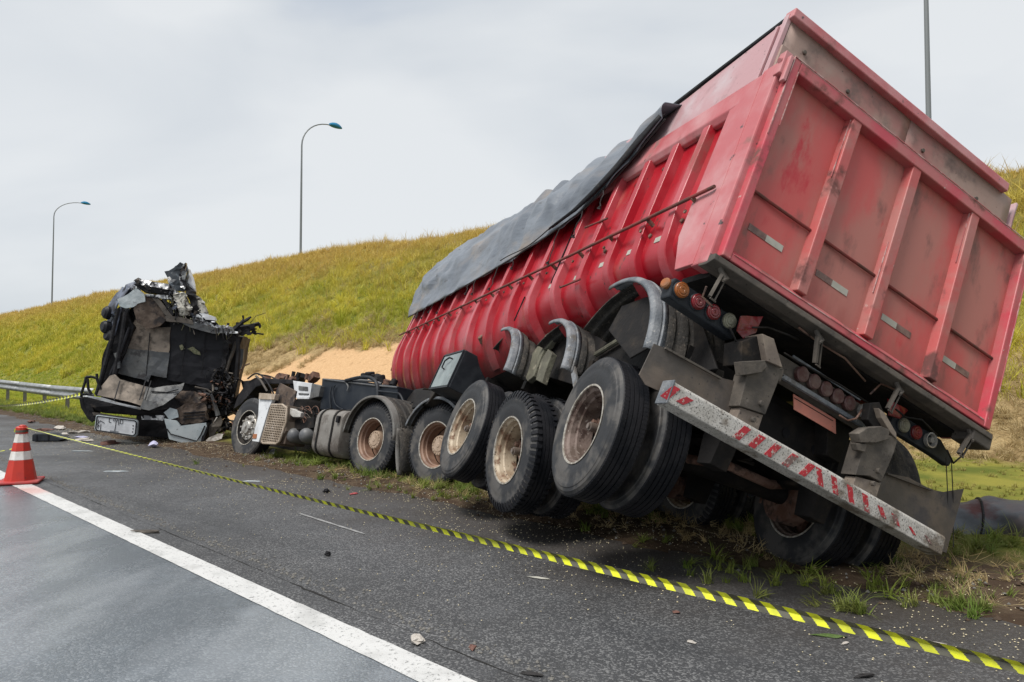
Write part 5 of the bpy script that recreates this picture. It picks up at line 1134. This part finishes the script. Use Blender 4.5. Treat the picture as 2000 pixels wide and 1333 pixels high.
# side skin blown outward on the left
b = B(); prof = [(240, 560, .5), (225, 580, .45), (212, 600, .5), (206, 612, .6), (216, 620, .6), (208, 630, .55), (204, 642, .6), (208, 655, .6), (216, 662, .55)]
vs = []
for (px, py, y) in prof:
    p = cl_(px, py, y); vs += [p, p + Vector((.28, -.35, .0))]
b.add(vs, [(i * 2, i * 2 + 2, i * 2 + 3, i * 2 + 1) for i in range(len(prof) - 1)]); crumple(b.build('side_skin', 'bluegrey', cb, smooth=True, solid=.02), .05, 3.5, 2, 5)
for (px, py) in ((208, 612), (205, 640), (212, 655)):
    b = B(); b.disc(cl_(px + 6, py, .45), (-.7, -.6, 0), .13, .12, 14, .04); crumple(b.build('lamp_socket', 'charsmooth', cb, smooth=True), .02, 6, 0, 3)
cp3([(246, 558, .3), (262, 552, .3), (268, 566, .1), (250, 580, .1), (236, 586, .2), (240, 570, .35)], .3, 'bluegrey', 'side_skin', .03, 4)
# roof wreckage
cp3([(262, 548, .0), (268, 545, .05), (330, 556, .05), (328, 566, .0), (266, 556, .0)], .5, 'foil', 'roof_strip', .012, 3)
cp3([(262, 556, -.02), (330, 566, -.02), (334, 575, .0), (300, 572, .0), (278, 570, .0)], .5, 'char', 'roof_strip', .03, 6)
cp3([(284, 574, .0), (332, 578, .0), (336, 586, .0), (300, 582, .0), (284, 580, .0)], .1, 'foil', 'roof_strip', .02, 7)
cp3([(322, 530, .25), (340, 524, .25), (357, 514, .25), (366, 520, .3), (368, 560, .3), (356, 570, .2), (342, 566, .15), (332, 555, .2)], .06, 'shinyblack', 'crumpled_roof_sheet', .06, 12, 4)
cp3([(354, 516, .1), (362, 514, .1), (364, 535, .15), (360, 566, .15), (352, 560, .15)], .12, 'foil', 'crumpled_foil', .05, 14, 6)
cp3([(366, 525, .4), (376, 550, .4), (382, 570, .35), (366, 575, .35), (364, 550, .35)], .15, 'white', 'torn_white_panel', .04, 17, 4)
cp3([(330, 556, .2), (345, 566, .15), (352, 580, .15), (338, 590, .15), (326, 575, .2)], .2, 'foil', 'crumpled_foil', .07, 19, 6)
cp3([(340, 575, .0), (356, 572, .0), (366, 590, .0), (374, 600, .0), (368, 616, .0), (350, 614, .0), (346, 596, .0)], .15, 'insul', 'torn_insulation', .08, 21, 6, 4)
cp3([(376, 570, .15), (390, 580, .15), (402, 600, .15), (402, 612, .15), (388, 606, .15), (380, 590, .15)], .12, 'insul', 'torn_insulation', .07, 23, 6, 4)
cp3([(388, 610, .05), (404, 612, .05), (418, 617, .05), (420, 625, .05), (402, 624, .05)], .2, 'white', 'torn_white_panel', .03, 25)
cp3([(296, 580, .0), (304, 578, .0), (338, 618, .0), (332, 624, .0), (318, 610, .0)], .08, 'mudsteel', 'roof_bow', .02, 27)
cp3([(310, 577, .0), (316, 578, .0), (342, 612, .0), (338, 618, .0)], .08, 'char', 'roof_bow', .02, 28)
cp3([(322, 618, -.02), (345, 618, -.02), (375, 626, -.02), (378, 634, -.02), (350, 630, -.02), (325, 628, -.02)], .1, 'mudsteel', 'roof_edge_beam', .02, 29)
cp3([(340, 626, .0), (378, 630, .0), (420, 640, .0), (455, 642, .0), (458, 650, .0), (418, 652, .0), (370, 640, .0)], .12, 'panel_grey', 'roof_edge_beam', .025, 31)
cp3([(375, 612, .1), (400, 620, .1), (430, 636, .1), (455, 640, .1), (452, 646, .1), (410, 642, .1), (378, 630, .1)], .2, 'foil', 'torn_roof_edge', .05, 33, 6, 4)
cp3([(364, 560, .1), (376, 566, .1), (384, 600, .1), (392, 620, .1), (376, 622, .1), (368, 600, .1)], .3, 'char', 'burnt_roof_padding', .07, 35, 6, 4)
cp3([(455, 640, .1), (470, 632, .1), (485, 638, .1), (488, 648, .1), (472, 656, .1), (458, 652, .1)], .12, 'char', 'burnt_corner', .05, 37, 6)
# burnt struts sticking out at the upper right
def cw(pts, r, m='char', nm='burnt_strut', jit=.0, n=6):
    b = B(); rr = r if isinstance(r, list) else [r] * len(pts)
    b.tube([cl_(*q) if len(q) == 3 else cl_(q[0], q[1], .1) for q in pts], rr, n); return crumple(b.build(nm, m, cb, smooth=True), .012, 7, 0, int(pts[0][0]))
for pts, r in ((((455, 646, .1), (470, 634, .1), (477, 624, .1)), [.06, .05, .03]), (((475, 630, .1), (484, 624, .1), (491, 619, .1)), [.03, .035, .02]), (((476, 626, .1), (474, 617, .1)), .018),
               (((470, 640, .1), (490, 637, .1), (505, 633, .1), (508, 641, .1)), [.05, .04, .045, .02]), (((472, 645, .1), (490, 644, .1), (502, 643, .1)), [.03, .03, .012]), (((475, 652, .1), (495, 651, .1), (515, 653, .1)), [.014, .014, .02]),
               (((488, 632, .1), (500, 618, .1), (520, 612, .1)), .006), (((505, 633, .1), (508, 639, .1)), .03)):
    cw(pts, r)
for k in range(14):
    q = cl_(random.uniform(458, 500), random.uniform(634, 652), random.uniform(0, .25)); b = B(); s_ = random.uniform(.03, .07)
    b.prism([q + Vector((math.cos(a) * s_ * random.uniform(.5, 1.5), 0, math.sin(a) * s_ * random.uniform(.5, 1.3))) for a in np.arange(0, 6.2, 1.1)], (.0, s_ * 1.5, 0)); b.build('burnt_fragment', 'char', cb)
# right side post and door remains
for pts, r, m in ((((450, 652, .1), (464, 662, .1), (466, 690, .1), (462, 740, .1), (452, 785, .1)), [.05, .045, .045, .05, .04], 'char'), (((462, 668, .3), (448, 705, .25), (440, 730, .2)), .04, 'mudsteel'), (((445, 675, .3), (456, 690, .3)), .03, 'char'),
                  (((466, 724, .2), (474, 722, .2), (478, 714, .2), (488, 710, .2)), .014, 'rust'), (((465, 740, .2), (478, 748, .2), (483, 746, .2), (488, 760, .2)), .014, 'rust'), (((475, 770, .3), (485, 764, .3), (495, 775, .3)), .04, 'char')):
    cw(pts, r, m, 'door_post')
cp([(466, 681), (476, 682), (474, 710), (466, 735), (462, 735)], .25, .06, 'panel_grey', 'door_remnant', .01, 41)
cp([(436, 660), (448, 672), (442, 700), (436, 740), (424, 780), (415, 775), (430, 720)], .18, .25, 'char', 'door_remnant', .05, 43, sc=5)
# tangled bundle at the right
rnd = random.Random(31)
for k in range(60):
    x0, y0 = rnd.uniform(415, 452), rnd.uniform(725, 790); P_w = [(x0, y0, rnd.uniform(-.05, .3))]
    for j in range(5): P_w.append((P_w[-1][0] + rnd.uniform(-9, 9), P_w[-1][1] + rnd.uniform(-4, 12), rnd.uniform(-.05, .3)))
    cw(P_w, rnd.choice([.008, .012, .018, .025]), rnd.choice(['char', 'char', 'char', 'mudsteel', 'rust']), 'burnt_wire')
for k in range(46):
    x0, y0 = rnd.uniform(385, 480), rnd.uniform(765, 850); P_w = [(x0, y0, rnd.uniform(-.1, .4))]
    for j in range(4): P_w.append((P_w[-1][0] + rnd.uniform(-14, 14), P_w[-1][1] + rnd.uniform(-8, 10), rnd.uniform(-.1, .4)))
    cw(P_w, rnd.choice([.010, .016, .024, .034]), rnd.choice(['char', 'char', 'char', 'mudsteel', 'panel_grey', 'rust']), 'burnt_wire')
for k in range(34):
    x0, y0 = rnd.uniform(380, 490), rnd.uniform(775, 855); 
    if x0 > 445 and y0 > 820: continue
    s_ = rnd.uniform(4, 11); cp([(x0 + math.cos(a) * s_ * rnd.uniform(.5, 1.4), y0 + math.sin(a) * s_ * rnd.uniform(.4, 1.1)) for a in np.arange(0, 6.2, .9)], rnd.uniform(.0, .4), .08, rnd.choice(['char', 'char', 'dark', 'panel_brown', 'mudsteel']), 'burnt_fragment', .03, k, sc=6, cuts=2)
cw(((380, 756, .0), (405, 762, .0), (412, 767, .0)), .02, 'mudsteel'); cw(((412, 770, -.05), (420, 790, -.05), (426, 812, -.05)), [.035, .035, .05], 'panel_grey', 'damper'); cw(((412, 768, 0), (440, 768, 0), (455, 760, .1)), .022, 'char')
cw(((424, 815, -.1), (414, 830, -.1), (410, 845, -.1)), .015, 'white_paint', 'strut')
# lower floor flap, beige then grey
flp = [(214, 735), (224, 732), (234, 742), (262, 749), (285, 756), (282, 795), (250, 785), (222, 778), (190, 772), (196, 758)]
cp3([(a, c_, -.05 - .25 * (c_ - 740) / 50) for a, c_ in flp], .03, 'panel_beige', 'floor_panel', .015, 51)
cp3([(284, 755, -.12), (298, 758, -.12), (350, 752, -.1), (360, 748, -.1), (356, 762, -.15), (338, 778, -.25), (318, 792, -.3), (292, 802, -.34), (274, 798, -.34), (281, 780, -.3)], .03, 'panel_grey', 'floor_panel', .02, 52)
for x0, x1 in ((233, 222), (283, 271), (294, 282)): cp3([(x0, 744, -.14), (x0 + 2, 744, -.14), (x1 + 2, 782, -.36), (x1, 782, -.36)], .015, 'char', 'floor_seam')
for yy in (764, 772): cp3([(296, yy, -.2), (325, yy + 2, -.2), (348, yy - 4, -.2), (348, yy - 2, -.2), (325, yy + 4, -.2), (296, yy + 2, -.2)], .02, 'char', 'floor_seam')
cp3([(170, 773, -.32), (200, 777, -.33), (232, 787, -.36), (275, 797, -.4), (275, 801, -.4), (230, 791, -.38), (172, 776, -.34)], .04, 'fender', 'floor_edge', .004, 55, cuts=1)
cp3([(172, 777, -.2), (232, 792, -.2), (290, 803, -.2), (318, 800, -.2), (320, 812, -.1), (262, 812, -.1), (200, 806, -.1), (176, 795, -.2)], .35, 'char', 'bumper_core', .03, 56)
cp3([(275, 808, -.12), (322, 812, -.12), (318, 822, -.12), (276, 820, -.12)], .1, 'foil', 'bumper_strip', .01, 57)
cp3([(180, 806, -.2), (265, 818, -.2), (266, 824, -.2), (182, 812, -.2)], .06, 'mudsteel', 'hinge_rail', .008, 58)
# left locker lid with the lettering
lid = [(187, 812), (190, 811), (266, 821), (269, 825), (267, 850), (263, 854), (186, 842), (184, 838)]
def inset(p, k):
    cx = sum(a for a, _ in p) / len(p); cy = sum(c for _, c in p) / len(p); return [(cx + (a - cx) * k, cy + (c - cy) * (k - .06)) for a, c in p]
cp(lid, -.30, .10, 'panel_ltgrey', 'locker_lid', bev=.012)
b = B(); q = [cl_(a, c_, -.312) for a, c_ in inset(lid, .94)]; b.tube(q + [q[0]], .010, 5); b.build('lid_seal', 'char', cb)
cp(inset(lid, .90), -.308, .01, 'white', 'lid_face')
def strokes(segs, y, r=.006):
    b = B()
    for s_ in segs: b.tube([cl_(a, c_, y) for a, c_ in s_], r, 4)
    return b
# lettering CAIO-like block marks as they show, half burnt away
k = .28
letters = [[(218, 818), (213.5, 817.5), (213, 825), (217, 825.5)], [(223, 818.5), (221, 822), (224, 822.5)], [(226, 819), (225.5, 822.5), (229, 823), (229, 819.5)], [(232, 820), (231.5, 830)], [(235, 820.5), (240, 821), (239.5, 828), (234.5, 827.5), (235, 820.5)],
           [(192, 820), (190.5, 836)], [(190, 829), (196, 822), (204, 827)], [(197, 829), (196, 840)], [(227, 822), (224, 842)]]
strokes(letters, -.312, .006).build('lid_lettering', 'char', cb)
for (px, py) in ((260, 832), (260, 838), (259, 844), (193, 832)):
    b = B(); b.disc(cl_(px, py, -.309), (0, -1, 0), .012, .006, 8); b.build('lid_rivet', 'char', cb)
cp([(215, 841), (231, 843), (230, 848), (214, 846)], -.315, .01, 'fender', 'lid_latch')
# right light grey panel
rp = [(321, 818), (345, 822), (352, 832), (374, 830), (402, 826), (404, 832), (388, 875), (330, 858), (326, 840)]
cp(rp, -.28, .06, 'panel_ltgrey', 'corner_panel', .01, 61, cuts=2)
b = B(); q = [cl_(a, c_, -.292) for a, c_ in ((326, 838), (333, 848), (384, 862), (392, 850), (400, 832))]; b.tube(q, .012, 6); b.build('panel_seal', 'char', cb)
cp([(402, 828), (407, 826), (404, 842), (392, 876), (388, 875)], -.28, .3, 'char', 'panel_side')
cp([(340, 800), (360, 792), (398, 788), (404, 800), (404, 822), (360, 830), (342, 818)], -.15, .3, 'panel_brown', 'rusty_step_well', .04, 63, sc=5)
for yy in (806, 812, 818): cp([(358, yy), (400, yy - 3), (400, yy - 1), (358, yy + 2)], -.17, .03, 'char', 'step_groove')
cp([(338, 772), (352, 766), (372, 764), (398, 772), (404, 790), (380, 792), (350, 795)], -.0, .3, 'panel_brown', 'step_well_back', .05, 65, sc=5)
cp([(320, 806), (332, 796), (345, 800), (348, 815), (330, 820)], -.2, .05, 'panel_ltgrey', 'bent_bracket', .02, 67)
cp([(408, 835), (430, 815), (436, 825), (420, 850), (405, 866)], -.12, .1, 'mudsteel', 'torn_bracket', .04, 69, sc=5)
cp([(402, 862), (425, 848), (436, 850), (432, 858), (408, 868)], -.3, .1, 'debris_w', 'torn_bracket', .03, 70, sc=5)
# corner bumper frame and mirror arm at the far left
for pts in (((168, 737), (166, 745), (159, 768), (158, 775)), ((168, 737), (178, 736), (189, 739)), ((189, 730), (190, 742), (196, 760)), ((172, 740), (172, 760), (178, 770)), ((158, 772), (170, 770), (182, 775)), ((160, 776), (164, 795), (176, 815), (184, 822))):
    cw([(a, c_, -.15) for a, c_ in pts], .028 if pts[0][0] != 160 else .06, 'char', 'corner_frame')
cp([(162, 775), (175, 776), (184, 800), (186, 818), (176, 812), (166, 796)], -.18, .3, 'char', 'corner_bumper', .03, 71)

# ---------------------------------------------------------------- cone, tapes, guardrail, lamps
cg = gpt(40, 944); CM = Matrix.Translation(cg) @ Matrix.Rotation(.42, 4, 'Z')
cn = thing('traffic_cone', 'orange and white traffic cone with black and yellow tape tied to its top', 'traffic cone', CM)
b = B(); b.prism([(-.235, -.235, .012), (.235, -.235, .012), (.235, .235, .012), (-.235, .235, .012)], (0, 0, .035)); b.build('cone_base', 'cone_base', cn, bevel=.015)
def frust(z0, z1, m, nm, n=8):
    R0 = lambda z: .185 + (.062 - .185) * (z - .047) / .62
    b = B(); rings = []
    for z in (z0, z1): rings.append([(R0(z) * math.cos(2 * math.pi * (k + .5) / n), R0(z) * math.sin(2 * math.pi * (k + .5) / n), z) for k in range(n)])
    b.add(rings[0] + rings[1], [(k, (k + 1) % n, n + (k + 1) % n, n + k) for k in range(n)] + [tuple(range(n)), tuple(range(n, 2 * n))]); return b.build(nm, m, cn, bevel=.006)
frust(.040, .305, 'cone_red', 'cone_body'); frust(.3055, .415, 'cone_white', 'white_band'); frust(.4155, .525, 'cone_red', 'cone_body'); frust(.5255, .64, 'cone_white', 'white_band')
b = B(); b.disc((0, 0, .64), (0, 0, 1), .07, .09, 10, .015); b.disc((.01, 0, .72), (.1, 0, 1), .045, .03, 8, .01); crumple(b.build('cone_top', 'cone_red', cn), .008, 20, 0, 2)
b = B(); b.box((-.075, -.03, .655), (.0, .03, .70)); crumple(b.build('tape_knot', 'tape_y', cn), .012, 20, 1, 2)
b = B(); b.lathe([(0, .074), (.03, .076)], (0, 0, .655), (0, 0, 1), 12); b.build('tape_wrap', 'tape_k', cn)
def tape(p0, p1, wd, sag, tw, label, stripe_=.053, seg=.004, tw0=0.0, group=None, slant=1.0, name='barrier_tape'):
    p0, p1 = Vector(p0), Vector(p1); Ln = (p1 - p0).length; n = int(Ln / seg); d = (p1 - p0).normalized(); side = d.cross(Vector((0, 0, 1))).normalized(); up = side.cross(d)
    b = B(); K = 20; vs = []
    for i in range(n + 1):
        t_ = i / n; s_ = t_ * Ln; c = p0 + (p1 - p0) * t_ + Vector((0, 0, -sag * 4 * t_ * (1 - t_)))
        # loosely rolled: fold angle oscillates along the run
        fo = tw(s_); th0 = tw0 + fo[0]; op = fo[1]
        e = up * math.cos(th0) + side * math.sin(th0); nn = e.cross(d)
        for j in range(K + 1):
            v = j / K - .5; vs.append(c + e * wd * v * op + nn * wd * .22 * (1 - abs(v) * 2) )
    b.v = vs
    for i in range(n):
        for j in range(K):
            b.f.append((i * (K + 1) + j, (i + 1) * (K + 1) + j, (i + 1) * (K + 1) + j + 1, i * (K + 1) + j + 1))
            ph = (i * seg / stripe_ + slant * (j / K) * wd / stripe_) % 2
            b.m.append(0 if ph < 1 else 1)
    o = b.build(name, ['tape_y', 'tape_k'], None, smooth=True); tag(o, label, 'barrier tape', group); return o
tA = cg + Vector((.07, .0, .70))
def tw1(s):
    k = min(1.0, max(0.0, (s - 5.0) / 4.5)); return ((1 - k) * (1.05 + .2 * math.sin(s * .9)) + k * .25 * math.sin(s * 1.3), .9)
tape(tA, (2.55, 2.36, .315), .056, .02, tw1, 'black and yellow striped tape stretched low across the shoulder past the trailer')
L0 = sp(31, 6.4, 0)
tp0 = loc(Matrix.Identity(4), -60, 792, 1, 24.0); tp1 = cl_(166, 768, -.2); tp1 = CT @ tp1
tape(tp0, tp1, .07, .12, tw1, 'black and yellow tape running along the guardrail to the wrecked cab', stripe_=.14, seg=.03)
tape(cg + Vector((-.07, 0, .45)) + Vector((0, 0, -.0)), cg + Vector((-3.0, 1.2, .25)), .02, .1, tw1, 'thin end of striped tape trailing left from the cone', stripe_=.1, seg=.03)
# guardrail
G0 = sp(28.0, 0, 0); 
def rail_pt(k): return Vector((-15.1 - .72 * k, 24.1 + .693 * k, 0))
gr = thing('guardrail', 'galvanised steel guardrail on short posts running behind the wrecked cab', 'guardrail', Matrix.Translation(rail_pt(-3.4)))
inv = Matrix.Translation(rail_pt(-3.4)).inverted()
Wp = [(h * 1.25 - .06, d_ * 1.2) for h, d_ in [(.0, .0), (.02, .02), (.055, .05), (.075, .055), (.095, .05), (.13, .012), (.155, .0), (.18, .012), (.215, .05), (.235, .055), (.255, .05), (.29, .02), (.31, .0)]]
nrm = Vector((-.693, -.72, 0))
def zr(k): return .52 + .012 * max(0, k) * 1.0
ks = [-3.4 + i * 2.3 for i in range(40)]
for i0 in range(0, 30, 2):
    b = B(); k0, k1 = ks[i0], ks[i0 + 2] + .05
    vs = []
    for kk in (k0, k1):
        for h, d_ in Wp: vs.append(inv @ (rail_pt(kk) + nrm * (d_ + (.004 if kk == k1 else 0)) + Vector((0, 0, zr(kk) + h))))
    n_ = len(Wp); b.add(vs, [(j, n_ + j, n_ + j + 1, j + 1) for j in range(n_ - 1)]); b.build('rail_beam', 'galv', gr, smooth=True, solid=.006, sharp=60)
po = None
for i in range(24):
    k_ = -.1 + i * 2.87; c = inv @ rail_pt(k_)
    if po is None:
        b = B(); b.box((-.05, -.05, -.3), (.05, -.035, .80)); b.box((-.05, .035, -.3), (.05, .05, .80)); b.box((-.01, -.035, -.3), (.01, .035, .80)); b.box((-.07, -.06, .55), (-.05, .06, .78)); po = b.build('post', 'post', gr)
        q = po
    else: q = po.copy(); COL.objects.link(q); q.parent = gr
    q.location = c + Vector((.1, .1, .012 * i * 2.87)); q.rotation_euler = (0, 0, math.radians(46))
# lamp posts
def lamp(base, ztop, arm, label, r0=.10):
    m = Matrix.Translation(base); t_ = thing('street_lamp', label, 'street lamp', m, 'street lamps behind the embankment')
    H = ztop - base.z; rr = 2.2; pts = [(0, 0, -1.5), (0, 0, H * .5), (0, 0, H - rr)]; rs = [r0, r0 * .8, r0 * .6]; d = NR
    for k in range(1, 11):
        a = math.pi / 2 * k / 10; q = d * ((arm - 1.0) * (1 - math.cos(a))); pts.append((q.x, q.y, H - rr + rr * math.sin(a))); rs.append(r0 * .6 - .002 * k)
    b = B(); b.tube(pts, rs, 10); b.build('lamp_pole', 'pole', t_, smooth=True)
    e = d * (arm - 1.0); b = B(); sec = []
    n = 12
    for k in range(9):
        u = k / 8; c = e + d * (-.10 + 1.1 * u) + Vector((0, 0, H + .02 - .05 * u)); wv = .26 * math.sin(math.pi * (.12 + .84 * u)) ** .6; hv = .30 * math.sin(math.pi * (.10 + .84 * u)) ** .7
        sd = Vector((-d.y, d.x, 0))
        for j in range(n):
            a = 2 * math.pi * j / n; sec.append(c + sd * wv * math.cos(a) + Vector((0, 0, hv * math.sin(a) * (1.0 if math.sin(a) > 0 else .35))))
    b.add(sec, [(k * n + j, k * n + (j + 1) % n, (k + 1) * n + (j + 1) % n, (k + 1) * n + j) for k in range(8) for j in range(n)] + [tuple(range(n)), tuple(range(8 * n, 9 * n))])
    b.build('lamp_head', 'lampblue', t_, smooth=True, sharp=60)
def lamp_at(px, d, ztop, arm, zb, label):
    x = (px - 1000) / F * d; lamp(Vector((x, d, zb)), ztop, arm, label)
lamp_at(585, 54, 1.5 + 493 / F * 54, 3.5, 8.3, 'tall street lamp with a blue head rising above the slope between cab and trailer')
lamp_at(99, 90, 1.5 + 330 / F * 90, 4.1, 9.0, 'farthest street lamp with a curved arm at the far left of the slope')
lamp_at(1823.5, 24.8, 20.0, 3.5, 7.0, 'plain grey lamp pole behind the tailgate, its head out of the frame')

# ---------------------------------------------------------------- things lying on the ground
def lump(name, pos, size, m, label, cat, seed, flat=.4, rot=None, amp=.35):
    b = B(); b.lathe([(-.5, .001), (-.45, .3), (-.2, .5), (.15, .48), (.42, .3), (.5, .001)], (0, 0, 0), (0, 0, 1), 9)
    o = b.build(name, m, None, sharp=30); 
    for v in o.data.vertices: v.co += nz3(v.co, 2.2, seed) * amp
    o.data.update(); o.matrix_world = Matrix.Translation(Vector(pos) + Vector((0, 0, size[2] * .42))) @ Matrix.Rotation(rot if rot is not None else seed, 4, 'Z') @ Matrix.Diagonal((*size, 1)); tag(o, label, cat); return o
def gp_(px, py): return gpt(px, py, .004)
lump('stone', gp_(814, 1254), (.10, .06, .035), 'debris_w', 'small white stone beside the painted road line', 'stone', 2)
lump('stone', gp_(922, 1267), (.055, .035, .02), 'debris_b', 'reddish brown stone lying right of the white stone', 'stone', 5)
lump('rubber_scrap', gp_(1320, 1197), (.055, .04, .012), 'debris_b', 'small brown scrap on the asphalt below the striped tape', 'debris', 7)
lump('rubber_scrap', gp_(1040, 1318), (.10, .03, .012), 'rope', 'thin black strip at the bottom edge of the shoulder', 'debris', 8, rot=-.3)
lump('rubber_scrap', gp_(1690, 1322), (.12, .03, .015), 'rope', 'black twig-like scrap near the lower right of the asphalt', 'debris', 9, rot=.2)
lump('rubber_scrap', gp_(1620, 1243), (.16, .04, .01), 'leafg', 'flat grey green strip lying under the striped tape', 'debris', 10, rot=-.2)
lump('rubber_scrap', gp_(1820, 1258), (.10, .035, .015), 'debris_w', 'pale fragment beside the tape near the right edge', 'debris', 11, rot=-.3)
lump('paper_scrap', gp_(1650, 1258), (.05, .02, .01), 'debris_w', 'tiny pale splinter right of the grey green strip', 'debris', 14, rot=.5)
lump('paper_scrap', gp_(1350, 1255), (.05, .03, .01), 'debris_w', 'tiny grey paper scrap on the shoulder', 'debris', 15)
lump('asphalt_chunk', gp_(637, 962), (.09, .07, .05), 'char', 'small black chunk on the shoulder beyond the tape', 'debris', 12)
lump('asphalt_chunk', gp_(640, 1085), (.05, .05, .03), 'char', 'tiny black clod on the shoulder nearer than the tape', 'debris', 17)
lump('red_fragment', gp_(690, 966), (.10, .03, .02), 'red_tape', 'small red plastic fragment by the shoulder edge', 'debris', 13)
lump('broken_strip', gp_(1055, 1130), (.16, .03, .01), 'refl', 'thin grey strip lying on the asphalt below the trailer', 'debris', 16, rot=-.4)
lump('packet', gp_(300, 874) + Vector((0, 0, .02)), (.26, .15, .10), 'purple', 'crumpled white and purple packet in front of the wrecked cab', 'packet', 21, amp=.25)
lump('packet', gp_(158, 856), (.25, .12, .05), 'purple', 'flattened pale purple wrapper left of the packet by the tape', 'packet', 22, amp=.3)
lump('metal_strip', gp_(158, 882), (.34, .035, .015), 'panel_ltgrey', 'light grey metal strip on the asphalt behind the cone', 'debris', 23, rot=.1)
lump('metal_strip', gp_(228, 922), (.30, .03, .015), 'panel_ltgrey', 'second thin grey strip, nearer to the tape than the first', 'debris', 24, rot=.1)
lump('metal_strip', gp_(488, 941), (.22, .03, .015), 'panel_ltgrey', 'short grey strip lying just beyond the striped tape', 'debris', 25, rot=.1)
lump('dark_branch', gp_(285, 1041), (.26, .03, .03), 'mudsteel', 'dead stick lying on the crack beside the white line', 'stick', 26, rot=-.1)
bm_ = gp_(530, 890); b = B(); b.tube([(0, 0, .03), (.05, -.05, .06), (.14, -.2, .03)], [.05, .06, .04], 10); o = b.build('silver_canister', 'foil', None, smooth=True, world=Matrix.Translation(bm_)); tag(o, 'small silver canister in the grass below the front wheel', 'canister')
for i, (px, py, sx) in enumerate(((118, 838, .5), (88, 842, .35), (150, 846, .45), (60, 826, .35), (165, 862, .3), (215, 868, .4), (128, 852, .3))):
    lump('cab_fragment', gp_(px, py), (sx, sx * .4, .07), 'debris_w' if i % 2 == 0 else 'debris_b', ['largest pale broken panel piece left of the cab', 'brown splintered piece at the left end of the debris', 'pale broken piece nearest to the locker lid', 'brown clod by the grass left of the cab', 'small pale fragment under the locker lid', 'brown clump of soil below the locker lid', 'small pale shard between tape and cab'][i], 'debris', 40 + i, amp=.45)
# black box on the road
bx = thing('black_plastic_box', 'black plastic box lying on the shoulder behind the cone', 'plastic box', frame((1, .12, 0), (-.12, 1, 0), gpt(62, 864)))
b = B(); b.prism([(0, 0, .015), (0, 0, .15), (.06, 0, .17), (.32, 0, .16), (.58, 0, .05), (.50, 0, .01)], (0, .35, 0)); b.build('box_body', 'blackplastic', bx, bevel=.015)
for x_ in (.08, .30):
    b = B(); b.box((x_, -.012, .02), (x_ + .02, .0, .14)); b.build('box_rib', 'charsmooth', bx)
# folded tarpaulin behind the right wheels
b = B()

def ft(u, v):
    a = math.pi * (-.08 + 1.16 * v); p = Vector((3.42, 6.62, .0)).lerp(Vector((7.4, 5.6, .0)), u)
    R1 = .27 * (.55 + .55 * min(1, u * 5)); r_ = R1 * (1 + .35 * noise.noise(Vector((u * 7, v * 2.2, 0))) + .30 * abs(noise.noise(Vector((u * 16 + v * 3, v * 4, 3)))) + .16 * math.sin(u * 22 + v * 5) - .25 * abs(noise.noise(Vector((u * 9 - v * 2, v * 3, 13)))))
    d_ = Vector((.27, 1, 0)).normalized()
    return p + d_ * math.cos(a) * -r_ * 1.35 + Vector((0, 0, max(.0, math.sin(a)) * r_ * 1.05 + .01))
b.grid(ft, 90, 22); o = b.build('folded_tarpaulin', 'tarp_in', None, smooth=True, solid=.008, sharp=50); tag(o, 'crumpled red and grey tarpaulin lying on the grass right of the mud flap', 'tarpaulin')
b = B(); b.tube([ft(.16 + .06 * k / 12, k / 12) + Vector((0, 0, .012)) for k in range(13)], .010, 5); b.build('tarpaulin_seam', 'char', o)
